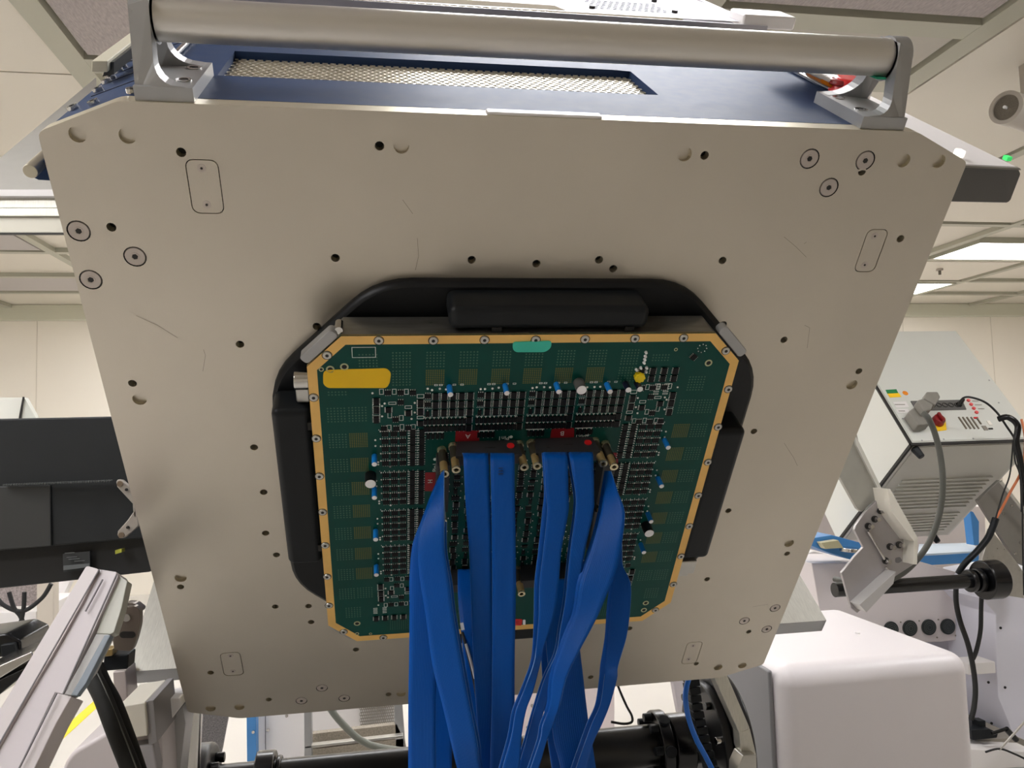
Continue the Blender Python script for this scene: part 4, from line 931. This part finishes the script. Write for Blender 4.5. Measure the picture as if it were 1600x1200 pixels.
obj('disc', MB().cyl((fx - .02, YS, ZS), (fx, YS, ZS), .125, seg=64), mat('flange_black', S(40, 40, 42), .35, .2), fl, bevel=.004)
for a_ in range(0, 360, 40):
    y = YS + .108 * math.cos(R3(a_)); z = ZS + .108 * math.sin(R3(a_)); obj('cap_screw', MB().cyl((fx - .02, y, z), (fx - .032, y, z), .008, seg=12), steel if a_ % 80 == 0 else blk_g, fl, bevel=.001)
f2 = thing('flange', 'black bolted flange disc at the left end of the shaft', 'flange', at(335, 1200, 1.7))
fx2 = x_of(322)
obj('disc', MB().cyl((fx2 - .03, YS, ZS - .02), (fx2 + .012, YS, ZS - .02), .107, seg=56), mat('flange_black', S(40, 40, 42), .35, .2), f2, bevel=.008, segs=3)
for a_ in range(20, 360, 45):
    y = YS + .076 * math.cos(R3(a_)); z = ZS - .02 + .076 * math.sin(R3(a_)); obj('cap_screw', MB().cyl((fx2 + .012, y, z), (fx2 + .03, y, z), .010, seg=12), blk_g, f2, bevel=.001)
dc = thing('drag_chain', 'black link chain curving down beside the blue hose', 'cable chain', at(1105, 1130, 1.7))
for i in range(13):
    t_ = i / 12; x = 1084 + 14 * t_ + 22 * t_ * t_; y = 1068 + 150 * t_
    obj('link', slab([(x - 8, y - 5), (x + 9, y - 7), (x + 11, y + 4), (x - 6, y + 6)], 1.55, .04), blk_p, dc, bevel=.002)
tag(obj('blue_hose', MB().tube([at(1080, 1050, 1.48), at(1073, 1072, 1.46), at(1071, 1092, 1.45), at(1076, 1122, 1.45), at(1088, 1155, 1.45), at(1104, 1185, 1.45), at(1118, 1215, 1.45), at(1130, 1260, 1.45)], .0052), mat('blue_hose', S(30, 110, 210), .35)), 'bright blue hose running down past the black flange', 'hose')
tag(obj('black_lead', MB().tube([at(962, 1060, 1.5), at(968, 1078, 1.5), at(979, 1103, 1.5), at(987, 1118, 1.5), at(987, 1128, 1.5), at(975, 1131, 1.5), at(955, 1128, 1.5)], .0024), rub), 'thin black cable bent into a hook right of the ribbons', 'cable')
bp_ = thing('side_bracket', 'angled bare aluminium strip between flange and white cover', 'bracket', at(1150, 1150, 1.5))
obj('strip', slab([(1116, 1060), (1134, 1050), (1172, 1138), (1155, 1146)], 1.47, .03), alu_br, bp_, bevel=.002)
obj('strip', slab([(1155, 1145), (1172, 1138), (1182, 1180), (1162, 1184), (1157, 1170)], 1.47, .03), alu_br, bp_, bevel=.002)
obj('strip', slab([(1161, 1181), (1182, 1179), (1186, 1290), (1150, 1290), (1153, 1200)], 1.45, .04), alu, bp_, bevel=.002)
# white cover, bottom right
wc = thing('machine_cover', 'large white rounded machine cover filling the bottom right', 'machine cover', at(1370, 1240, 1.4))
Yc = 1.9; p = at(1520, 1021, Yc); zt = p.z; xr_ = p.x; xl_ = at(1217, 1045, Yc).x; yb = onz(1300, 948, zt).y
obj('cover', MB().box((xl_, Yc, .15), (xr_, yb, zt)), mat('cover_white', S(227, 221, 222), .38, noise=.03, nscale=3), wc, bevel=.05, segs=6)
obj('shaded_side', MB().box((xl_ - .012, Yc + .035, .16), (xl_ + .001, yb - .05, zt - .012)), mat('side_shade_grey', S(128, 127, 130), .5, noise=.05), wc, bevel=.006)  # shade on the cover's left face, put in as darker grey
obj('cover_seam', MB().box((xl_ - .0132, Yc + .04, zt - .30), (xl_ - .012, Yc + .45, zt - .298)), chrome_dk, wc)
for x, y in ((1213, 989), (1340, 990)):
    q = onz(x, y, zt); obj('screw', MB().cyl(q, q + V((0, 0, .004)), .007, seg=12), white_p, wc)
tag(obj('white_box', MB().prism(pp([(1256, 866), (1272, 861), (1296, 866), (1303, 876), (1304, 960), (1318, 1290), (1240, 1290), (1236, 900)], 3.75), (0, .3, 0)), white_p, bevel=.006), 'small white box behind the plate edge above the big cover', 'box')
mb_ = thing('unseen_pedestal', 'unseen dark pedestal added on the floor under the tester head', 'machine base', (.15, 1.6, 0))  # base out of view, added to darken the plate's reflection
obj('base', MB().box((-.55, 1.05, 0), (.62, 2.2, .42)), dkgrey, mb_, bevel=.02)
obj('column', MB().box((-.05, 1.75, .42), (.3, 2.1, ZS - .12)), dkgrey, mb_, bevel=.01)
# white floor cabinets and rack, seen under the plate
bpst = thing('blue_post', 'blue painted frame post below the plate, left of the ribbons', 'post', at(392, 1200, 3.2))
obj('post', slab([(385, 1108), (400, 1106), (401, 1290), (387, 1290)], 3.2, .06), skyb, bpst, bevel=.002)
p = at(396, 1143, 3.2); obj('bolt', MB().cyl(p, p - V((0, .008, 0)), .006, seg=12), steel, bpst)
cbn = thing('floor_cabinet', 'white floor cabinet right of the blue post under the plate', 'cabinet', at(440, 1290, 3.3))
obj('body', slab([(400, 1095), (478, 1086), (478, 1290), (400, 1290)], 3.3, .5), white_p, cbn, bevel=.004)
for x, y in ((419, 1140), (448, 1118)):
    p = at(x, y, 3.3); obj('screw', MB().cyl(p, p - V((0, .006, 0)), .006, seg=10), steel, cbn)
obj('door_seam', slab([(414, 1095), (415, 1095), (416, 1290), (415, 1290)], 3.298, .01), lilac_d, cbn)
rk = thing('steel_rack', 'steel shelf rack with perforated back seen under the plate', 'rack', at(560, 1290, 3.0))
obj('post', slab([(475, 1085), (486, 1084), (488, 1290), (476, 1290)], 3.0, .05), alu_d, rk, bevel=.002)
obj('post', slab([(615, 1075), (627, 1074), (636, 1200), (640, 1290), (622, 1290)], 3.1, .05), alu_d, rk, bevel=.002)
obj('shelf', slab([(487, 1147), (620, 1132), (628, 1150), (487, 1170)], 3.1, .03), mat('shelf_mesh', S(166, 156, 140), .5, .2, noise=.4, nscale=160), rk)
obj('shelf_rail', slab([(476, 1166), (630, 1149), (630, 1153), (476, 1170)], 3.0, .03), alu, rk, bevel=.002)
obj('shelf', slab([(487, 1171), (632, 1154), (640, 1200), (487, 1220)], 3.1, .03), mat('shelf_mesh', S(166, 156, 140), .5, .2), rk)
obj('back_panel', slab([(487, 1085), (620, 1075), (618, 1132), (487, 1146)], 3.3, .02), white_p, rk)
pf = hexsheet(0, 0, .15, .075, 0, .0088, .0016, .002); a = at(562, 1137, 3.28); b_ = at(617, 1131, 3.28)
pf.v = [a + V((q.x * (b_ - a).x / .15, 0, (b_ - a).z * q.x / .15 + q.z * 1.55)) + V((0, -q.y, 0)) for q in pf.v]
obj('perforated_panel', pf, shadegrey, rk)
tag(obj('grey_conduit', MB().tube([at(512, 1100, 2.6), at(524, 1118, 2.6), at(542, 1138, 2.6), at(563, 1156, 2.6), at(590, 1167, 2.6), at(640, 1174, 2.6), at(700, 1176, 2.6)], .011), mat('conduit', S(120, 122, 112), .35)), 'grey conduit curving down to the shaft left of the ribbons', 'conduit')
gp = thing('mesh_guard', 'grey perforated guard panel behind the left shaft flange', 'guard', at(335, 1200, 2.6))
obj('panel', slab([(300, 1105), (358, 1112), (345, 1180), (335, 1290), (290, 1290)], 2.6, .02), mat('guard_perf', S(136, 132, 132), .5, .2, noise=.6, nscale=260), gp)
cb3 = thing('floor_cabinet', 'cream white cabinet with screws seen between the hanging ribbons', 'cabinet', at(815, 1290, 3.2))
obj('body', slab([(780, 1060), (960, 1050), (962, 1290), (780, 1290)], 3.2, .4), mat('cabinet_pinkish', S(226, 214, 212), .45), cb3, bevel=.004)
for x, y in ((831, 1102), (824, 1136)):
    p = at(x, y, 3.2); obj('screw', MB().cyl(p, p - V((0, .006, 0)), .006, seg=10), steel, cb3)
pn = thing('partition_panel', 'pale grey partition panel left of the flange disc', 'panel', at(1070, 1100, 3.0))
obj('panel', slab([(1049, 1050), (1132, 1040), (1132, 1290), (1090, 1290), (1060, 1110)], 3.0, .04), mat('panel_grey2', S(182, 176, 178), .5), pn, bevel=.002)

# ================================================================== FAR TEST STATION (right)
k = 1.24
A0 = V((1.7927, 2.425, 1.39)) ; A0 = O + (A0 - O) * k
ea = V((1, 0, 0)); eb = V((0, .631, .776)).normalized(); ec = V((0, .776, -.631)).normalized()
W1, H1_, D1_ = .5 * k, .5696 * k, .6218 * k
IM = Matrix((ea, eb, ea.cross(eb))).transposed().to_4x4(); IM.translation = A0   # local x across, y up the panel, z out towards the viewer
ins = thing('test_station', 'white sloping equipment head with sockets, louvres and black corner strips at right', 'test equipment', M=IM)
def iob(name, mb, m, bevel=0, parent=None, **k_): return obj(name, mb, m, parent or ins, bevel=bevel, local=True, **k_)
def ip(x, y):
    r = ray(x, y); s = (A0 - O).dot(IM.col[2].to_3d()) / r.dot(IM.col[2].to_3d()); q = O + r * s - A0; return (q.dot(ea), q.dot(eb))
iob('shell', MB().box((0, 0, -D1_), (W1, H1_, 0)), inst_m, bevel=.004)
iob('corner_strip', MB().box((-.006, -.006, -.006), (.006, H1_, .002)).box((-.006, -.008, -.006), (W1, .005, .002)).box((-.006, -.008, -D1_), (.006, .004, 0)), chrome_dk)
iob('front_plate', MB().box((.012, .012, 0), (W1 - .008, H1_ - .008, .003)), mat('front_plate_paint', S(214, 215, 208), .4), bevel=.001)
for x, y in ((1410, 655), (1440, 689), (1474, 687), (1520, 686), (1545, 595), (1560, 630)):
    u, v = ip(x, y); iob('screw', MB().cyl((u, v, .003), (u, v, .0045), .004, seg=8), alu_d)
def ipoly(q, z0, dz): return MB().prism([ip(*c) + (z0,) for c in q], (0, 0, dz))
so = iob('socket_strip', ipoly([(1422, 628), (1502, 626), (1509, 641), (1431, 643)], .003, .004), dkgrey, bevel=.0005)
for i in range(5):
    u, v = ip(1456 + i * 9.5, 634.5); iob('socket', MB().ring((u, v, .007), (u, v, .009), .013, .010, 20), chrome_dk, parent=so)
iob('power_plug', MB().cyl(ip(1497, 634) + (.005,), ip(1497, 634) + (.045,), .014, .008, seg=16), blk_g, bevel=.001)
sw = iob('main_switch', ipoly([(1455, 655), (1476, 654), (1478, 673), (1462, 675)], .003, .003), yellow, label='red rotary switch on a yellow plate')
u, v = ip(1463, 661); iob('switch_knob', MB().cyl((u, v, .006), (u, v, .035), .028, .024, seg=24), redk, bevel=.003, parent=sw)
iob('switch_grip', MB().box((u - .006, v - .024, .035), (u + .006, v + .024, .047)), redk, bevel=.002, parent=sw)
for i in range(4):
    u, v = ip(1512 + i * 4.2, 627 + i * 6.2); iob('red_button', MB().cyl((u, v, .003), (u, v, .010), .008, seg=14), mat('salmon_red', S(232, 90, 90), .4), bevel=.001)
for i in range(5):
    u, v = ip(1503 + i * 6.4, 662 - (3 if i == 4 else 0)); h_ = .018 if i == 4 else .034; iob('slot_connector', MB().box((u - .003, v - h_, .003), (u + .003, v + h_, .008)), mat('slot_metal', S(128, 118, 104), .4, .4), bevel=.0005)
for i, (x, y, w_, h_) in enumerate(((1524, 654, .010, .004), (1538, 670, .010, .012), (1545, 662, .008, .012), (1547, 671, .010, .003))):
    u, v = ip(x, y); iob('small_connector', MB().box((u - w_, v - h_, .003), (u + w_, v + h_, .007)), [redd, shadegrey, mat('small_white', S(240, 236, 226), .4), blk_g][i])
iob('sticker', ipoly([(1383, 610), (1400, 609), (1403, 615), (1386, 616)], .003, .001), green_s); iob('sticker', ipoly([(1386, 616), (1404, 615), (1408, 621), (1390, 622)], .003, .001), yellow)
iob('sticker', MB().cyl(ip(1414, 615) + (.003,), ip(1414, 615) + (.004,), .013, seg=20), orange)
iob('sticker', ipoly([(1394, 629), (1415, 628), (1420, 637), (1400, 638)], .003, .001), white_p)
iob('sticker', ipoly([(1399, 640), (1418, 640), (1421, 646), (1402, 646)], .003, .001), white_p)
lt = MB()
for x0, x1, y in ((1397, 1413, 633), (1403, 1413, 642), (1530, 1545, 625), (1537, 1548, 632)): lt.v, lt.f, lt.mi, lt.sm  # fine print
for x0, x1, y in ((1397, 1413, 632.5), (1403, 1413, 642.5), (1518, 1528, 627), (1522, 1533, 633), (1527, 1537, 639)):
    q = ipoly([(x0, y), (x1, y), (x1 + .6, y + 1.2), (x0 + .6, y + 1.2)], .0042, .0003); lt.add(q.v, q.f)
iob('fine_print', lt, shadegrey)
# underside: louvre slats (local y = 0 face, running along z)
for g0, g1, n_s in ((.32, .66, 9), (.70, .93, 7)):
    bk = iob('louvre_recess', MB().box((.085, -.0015, -D1_ * g1), (W1 - .07, .0, -D1_ * g0)), louv_m)
    for i in range(n_s):
        z0 = -D1_ * (g0 + (g1 - g0) * (i + .5) / n_s); iob('slat', MB().box((.085, -.012, z0 - .0042), (W1 - .07, 0, z0 + .0042)), inst_m, bevel=.001, parent=bk)
iob('underside_panel', MB().box((.03, -.004, -D1_ * .98), (W1 - .02, -.0001, -.02)), mat('underside_paint', S(196, 194, 184), .45))
for x, z in ((.02, -.03), (W1 - .12, -D1_ * .97)): iob('rubber_foot', MB().cyl((x + .01, 0, z), (x + .02, -.05, z), .018, .014, seg=14), blk_p, bevel=.004)
gp_ = thing('power_connector', 'big grey angled plug on the white equipment panel with its thick cable', 'plug', M=IM)
iob('plug_body', ipoly([(1411, 655), (1424, 645), (1446, 672), (1436, 676), (1426, 676)], .003, .05), grey_p, bevel=.006, parent=gp_)
iob('plug_body', ipoly([(1418, 646), (1438, 640), (1446, 645), (1440, 660), (1430, 664)], .045, .045), grey_p, bevel=.008, parent=gp_)
hd = ip(1444, 650)
iob('plug_hood', MB().prism([ip(1432, 634) + (.05,), ip(1449, 634) + (.05,), ip(1453, 642) + (.05,), ip(1445, 655) + (.05,), ip(1427, 645) + (.05,)], (0, 0, .045)), grey_p, bevel=.006, parent=gp_)
Yp = 2.95
cb_pts = [(1443, 646, Yp - .12), (1450, 653, Yp - .14), (1459, 672, Yp - .14), (1468, 705, Yp - .15), (1473, 745, Yp - .16), (1471, 785, Yp - .16), (1463, 820, Yp - .16), (1449, 852, Yp - .16), (1428, 880, Yp - .16), (1405, 899, Yp - .15), (1375, 911, Yp - .1), (1345, 913, Yp), (1320, 908, Yp + .05), (1304, 905, Yp + .1)]
obj('power_cable', MB().tube([at(*c) for c in cb_pts], .0115, seg=12), grey_c, gp_)
tag(obj('mains_lead', MB().tube([at(1497, 633, 3.0), at(1505, 622, 2.95), at(1518, 621, 2.93), at(1540, 629, 2.92), at(1558, 645, 2.92), at(1572, 665, 2.92), at(1585, 685, 2.95), at(1592, 705, 2.95)], .0045), rub), 'thin black lead arching over the white equipment panel', 'cable')
for i, q in enumerate(([(1583, 688), (1581, 715), (1577, 745), (1566, 775), (1555, 812)], [(1588, 690), (1592, 720), (1597, 770), (1598, 850), (1600, 930)], [(1584, 688), (1586, 720), (1594, 745), (1596, 800)])):
    tag(obj('thin_cable', MB().tube([at(x, y, 2.9 - i * .02) for x, y in q], .0032), rub), ('thin black cable slanting left below the far equipment head', 'thin black cable running straight down at the right picture edge', 'thin black cable crossing two others below the far equipment head')[i], 'cable', 'thin black cables below the far equipment head')
tag(obj('cable_bundle', MB().tube([at(1560, 655, 2.93), at(1575, 652, 2.9), at(1590, 665, 2.88), at(1588, 690, 2.88), at(1594, 720, 2.88), at(1600, 760, 2.88), at(1606, 800, 2.88)], .013), blk_g), 'bundle of black cables at the right corner of the far panel', 'cable')
tag(obj('cable_bundle', MB().tube([at(1556, 810, 2.93), at(1545, 838, 2.93), at(1528, 860, 2.93), at(1508, 880, 2.93), at(1497, 896, 2.95)], lambda t_: .014 - .002 * t_), blk_p), 'black sleeved cable bundle curving down onto the far shaft', 'cable')
tag(obj('orange_cable', MB().tube([at(1596, 655, 2.92), at(1602, 690, 2.9), at(1596, 735, 2.9), at(1578, 770, 2.9), at(1565, 795, 2.92), at(1555, 812, 2.93)], .0052), org_c), 'orange fibre cable joining the black bundle at right', 'cable')
sp = thing('side_plate', 'grey aluminium plate leaning between equipment head and bolted bracket', 'plate', at(1350, 740, 2.75))
obj('plate', slab([(1331, 668), (1337, 668), (1342, 690), (1378, 765), (1374, 775), (1347, 800), (1340, 795), (1312, 745), (1300, 720)], 2.75, .02), mat('plate_grey', S(164, 162, 152), .4, .35, noise=.06), sp, bevel=.003)
obj('plate_edge', slab([(1336, 680), (1342, 690), (1378, 764), (1374, 768), (1338, 695)], 2.74, .02), mat('edge_pale', S(196, 194, 184), .4), sp)
tg = thing('bolted_bracket', 'bare aluminium angled bracket with hex bolts around the far shaft', 'bracket', at(1390, 860, 2.7))
obj('web_plate', slab([(1387, 765), (1395, 770), (1432, 842), (1434, 878), (1400, 900), (1340, 958), (1330, 950), (1315, 895), (1335, 870), (1349, 855), (1335, 828), (1338, 820), (1352, 800)], 2.72, .014), mat('bracket_satin', S(174, 170, 170), .33, .7, noise=.1, nscale=12), tg, bevel=.002)
obj('flange_plate', slab([(1387, 764), (1391, 764), (1434, 840), (1434, 843), (1428, 846), (1393, 800)], 2.64, .09), mat('bracket_edge', S(226, 222, 210), .4, .3), tg, bevel=.001)
obj('flange_plate', slab([(1428, 842), (1434, 842), (1433, 882), (1427, 882)], 2.66, .07), mat('bracket_edge', S(226, 222, 210), .4, .3), tg, bevel=.001)
obj('flange_plate', slab([(1343, 945), (1400, 893), (1396, 912), (1354, 957)], 2.66, .06), mat('bracket_edge2', S(186, 184, 182), .4, .4), tg, bevel=.001)
for a_, b__ in (((1356, 830), (1382, 874)), ((1384, 886), (1394, 904))):
    obj('slot_rail', MB().cyl(at(*a_, 2.71), at(*b__, 2.71), .005, seg=8), steel, tg)
for x, y in ((1375, 798), (1366, 811), (1356, 822), (1390, 854), (1404, 851), (1383, 876)):
    p = at(x, y, 2.72); obj('hex_bolt', MB().cyl(p, p - V((0, .03, 0)), .009, seg=6, smooth=False).cyl(p + V((0, -.001, 0)), p - V((0, .006, 0)), .013, seg=16, mi=1), [steel, chrome_dk], tg)
obj('oil_mark', slab(rpoly([(1399, 872), (1406, 870), (1410, 876), (1404, 880), (1399, 879)], 2), 2.719, .001), mat('mark_grey', S(110, 108, 108), .5), tg)
fs = thing('pivot_shaft', 'black steel pivot shaft with round hub under the far equipment head', 'shaft', at(1440, 905, 2.85))
p0 = at(1540, 906, 2.85); fy, fz = p0.y, p0.z
xo = lambda px: at(px, 906, 2.85).x
obj('tube', MB().cyl((xo(1303), fy, fz), (xo(1525), fy, fz), .028, seg=28), mat('shaft_dark_chrome', S(60, 60, 60), .18, .8), fs)
for a_, b__, r in ((1512, 1520, .045), (1523, 1532, .048), (1534, 1560, .078)):
    obj('hub', MB().cyl((xo(a_), fy, fz), (xo(b__), fy, fz), r, seg=40), blk_g, fs, bevel=.006, segs=3)
obj('end_plate', slab([(1350, 880), (1366, 868), (1372, 905), (1362, 935), (1345, 950), (1338, 925)], 2.80, .012), blk_g, fs, bevel=.001)
dp = thing('arm_plate', 'grey metal side arm plate leaning at the right edge below the far head', 'arm plate', at(1570, 800, 3.1))
obj('plate', slab([(1528, 782), (1562, 750), (1600, 795), (1640, 850), (1640, 900), (1590, 880)], 3.1, .02), mat('arm_grey', S(132, 128, 122), .4, .3, noise=.05), dp, bevel=.002)
obj('plate', slab([(1548, 826), (1590, 880), (1600, 895), (1600, 935), (1570, 930), (1530, 890)], 3.05, .02), alu, dp, bevel=.002)
for x, y in ((1580, 790), (1567, 802), (1586, 865), (1594, 848)):
    p = at(x, y, 3.09); obj('screw', MB().cyl(p, p - V((0, .004, 0)), .006, seg=10), steel, dp)
obj('edge_rail', MB().cyl(at(1563, 752, 3.05), at(1640, 850, 3.05), .008, seg=8), alu_br, dp)
# white bench with four round fans
fb_ = thing('fan_panel', 'white panel with four round black fan grilles under the far shaft', 'panel', at(1420, 1000, 3.4))
obj('panel', slab([(1268, 880), (1440, 878), (1532, 905), (1533, 996), (1470, 1003), (1290, 1010)], 3.4, .3), mat('panel_pinkish', S(214, 206, 206), .45), fb_, bevel=.004)
for x, y in ((1391, 983), (1420.5, 981), (1450, 979.5), (1479.5, 978.5)):
    p = at(x, y, 3.4); fn = obj('fan', MB().cyl(p, p - V((0, .012, 0)), .037, seg=32), mat('fan_black', S(30, 38, 38), .35), fb_, bevel=.003)
    for r_ in (.012, .021, .029): obj('fan_ring', MB().ring(p - V((0, .012, 0)), p - V((0, .014, 0)), r_, r_ - .003, 24), mat('fan_ring', S(70, 76, 76), .4), fn)
for x, y in ((1407, 972), (1436, 970), (1466, 968), (1464, 996), (1493, 993)):
    p = at(x, y, 3.4); obj('screw', MB().cyl(p, p - V((0, .003, 0)), .004, seg=8), shadegrey, fb_)
obj('plinth', slab([(1290, 1000), (1560, 1000), (1560, 1120), (1290, 1120)], 3.45, .3), mat('plinth_shade', S(196, 194, 206), .5), fb_)
wcol = thing('side_column', 'white faceted machine column at the right picture edge', 'column', at(1580, 1060, 3.2))
obj('column', slab([(1533, 935), (1560, 905), (1640, 890), (1640, 1290), (1600, 1200), (1576, 1128), (1560, 1090), (1557, 1040), (1556, 960)], 3.15, .35), mat('column_white', S(222, 221, 232), .45), wcol, bevel=.004)
obj('cross_beam', slab([(1513, 1037), (1555, 1034), (1556, 1052), (1513, 1055)], 3.1, .1), white_p, wcol, bevel=.003)
for x, y in ((1563, 981), (1544, 1066), (1570, 1074), (1549, 1130), (1586, 921)):
    p = at(x, y, 3.14); obj('bolt_hole', MB().cyl(p, p - V((0, .003, 0)), .006 if y != 921 else .016, seg=12), blk_g, wcol)
for i, q in enumerate(([(1494, 910), (1494, 940), (1500, 970), (1512, 1005), (1520, 1040), (1524, 1075), (1522, 1105), (1517, 1125)], [(1534, 925), (1533, 950), (1532, 985), (1526, 1015), (1520, 1030)])):
    tag(obj('black_hose', MB().tube([at(x, y, 3.0) for x, y in q], .0105 if i == 0 else .009), rub), ('long black hose hanging from the far shaft past the white cover', 'short black hose behind the long one below the round hub')[i], 'hose', 'black hoses under the far shaft')
ft = thing('floor_tray', 'white base tray with black foot blocks at the bottom right corner', 'base', at(1560, 1180, 2.9))
obj('tray', slab([(1500, 1170), (1620, 1175), (1620, 1198), (1500, 1204)], 2.9, .3), white_p, ft, bevel=.003)
obj('tray', slab([(1520, 1158), (1590, 1152), (1620, 1165), (1620, 1174), (1520, 1170)], 3.0, .3), shadegrey, ft)
obj('foot_block', slab([(1518, 1141), (1546, 1139), (1560, 1145), (1558, 1153), (1520, 1157)], 2.95, .12), blk_p, ft, bevel=.003)
obj('foot_block', slab([(1529, 1127), (1540, 1126), (1541, 1141), (1530, 1142)], 2.98, .04), blk_p, ft, bevel=.002)
obj('lever', MB().cyl(at(1550, 1146, 2.9), at(1572, 1139, 2.9), .007, seg=10), blk_g, ft); obj('lever', MB().cyl(at(1572, 1139, 2.9), at(1588, 1156, 2.9), .012, seg=10), blk_g, ft)
obj('wire', MB().tube([at(1540, 1175, 2.85), at(1562, 1170, 2.85), at(1585, 1178, 2.85), at(1610, 1190, 2.85)], .004), rub, ft)
obj('rod', MB().cyl(at(1561, 1172, 2.85), at(1602, 1127, 2.85), .0045, seg=10), alu, ft)
# blue frames behind
bf = thing('work_table', 'blue painted table frame behind the far equipment head', 'frame', at(1480, 870, 3.9))
obj('rail', slab([(1434, 869), (1530, 862), (1530, 879), (1436, 884)], 3.9, .06), skyb, bf, bevel=.003)
for x in (1440, 1524): obj('leg', MB().box(at(x, 880, 3.92) - V((.03, 0, at(x, 880, 3.92).z)), at(x, 880, 3.92) + V((.03, .06, 0))), skyb, bf)
obj('post', slab([(1516, 798), (1521, 800), (1530, 815), (1530, 852), (1522, 852)], 3.95, .06), skyb, bf, bevel=.003)
obj('table_top', MB().prism([at(1434, 866, 3.9), at(1530, 861, 3.9), onz(1520, 848, at(1434, 866, 3.9).z), onz(1436, 850, at(1434, 866, 3.9).z)], (0, 0, -.01)), mat('table_pale', S(196, 210, 222), .3), bf)
bt = thing('blue_tray', 'blue tray with steel parts on it behind the plate right edge', 'tray', at(1300, 860, 3.2))
obj('tray', slab([(1262, 842), (1300, 836), (1352, 850), (1350, 872), (1335, 876), (1290, 862), (1262, 850)], 3.3, .2), skyb, bt, bevel=.003)
obj('steel_dish', MB().cyl(at(1330, 856, 3.25), at(1330, 862, 3.25), .05, seg=24), steel, bt, bevel=.003)
obj('brass_block', slab([(1283, 848), (1310, 844), (1318, 856), (1290, 858)], 3.25, .04), mat('block_cream', S(190, 184, 150), .4, .3), bt, bevel=.002)
wp = thing('white_cabinet', 'low white cabinet beyond the far equipment head', 'cabinet', at(1480, 900, 4.6))
obj('body', slab([(1250, 800), (1540, 790), (1545, 1050), (1250, 1050)], 4.4, .6), mat('cab_white', S(224, 214, 210), .5), wp, bevel=.01)
# ceiling fittings
es = thing('emergency_button', 'red push button in an orange-yellow guard behind the right handle bracket', 'button', H(.44, .44, -.16))
def pvY(x, y, n): u, v = pl(x, y, n); return H(u, v, n)
nq = -.13
obj('guard', MB().prism([pvY(*c, nq) for c in ((1281, 120), (1312, 135), (1310, 144), (1285, 131))], HN * -.04), orange, es, bevel=.002)
obj('guard', MB().prism([pvY(*c, nq - .02) for c in ((1325, 128), (1329, 120), (1346, 124), (1347, 133))], HN * -.03), orange, es, bevel=.003)
u, v = pl(1325, 138, nq); obj('push_button', MB().cyl(H(u, v - .006, nq), H(u, v + .012, nq), .022, .018, seg=24), redd, es, bevel=.004)
u, v = pl(1312, 132, nq); obj('push_button', MB().cyl(H(u, v, nq), H(u, v + .006, nq), .014, .012, seg=20), redk, es, bevel=.002)
obj('base', MB().prism([pvY(*c, nq) for c in ((1262, 114), (1285, 116), (1350, 150), (1340, 154))], HN * -.1), white_p, es, bevel=.002)
cs_ = thing('ceiling_speaker', 'round grey ceiling speaker can with perforated front at top right', 'fixture', (3.05, 3.05, CEIL))  # hanging speaker cylinder, gives no light
p = at(1569, 167, 2.6); ax = V((.93, .36, 0)).normalized()
obj('can', MB().cyl(p + ax * .03, p + ax * .42, .063, seg=36, cap0=False), mat('can_grey', S(178, 170, 160), .45), cs_)
obj('rim', MB().ring(p + ax * .01, p + ax * .05, .064, .049, 36), mat('can_grey', S(178, 170, 160), .45), cs_)
obj('grille', MB().cyl(p + ax * .018, p + ax * .035, .051, seg=32), mat('can_grille', S(118, 110, 98), .5, noise=.3, nscale=300), cs_)
obj('centre_cap', MB().cyl(p, p + ax * .02, .006, seg=12), capw, cs_)
q = p + ax * .2
obj('mount_arm', MB().box((q.x - .02, q.y - .02, q.z + .04), (q.x + .02, q.y + .02, CEIL + .03)), mat('can_grey', S(178, 170, 160), .45), cs_)
spk = thing('sprinkler', 'tiny ceiling sprinkler between the two bright ceiling panels', 'sprinkler', onz(1468, 424, CEIL))
q = onz(1468, 421, CEIL); obj('rosette', MB().cyl(q + V((0, 0, .03)), q - V((0, 0, .012)), .03, seg=20), mat('can_grey', S(178, 170, 160), .45), spk); obj('head', MB().cyl(q, q - V((0, 0, .05)), .012, seg=12), mat('can_grille', S(118, 110, 98), .5), spk)
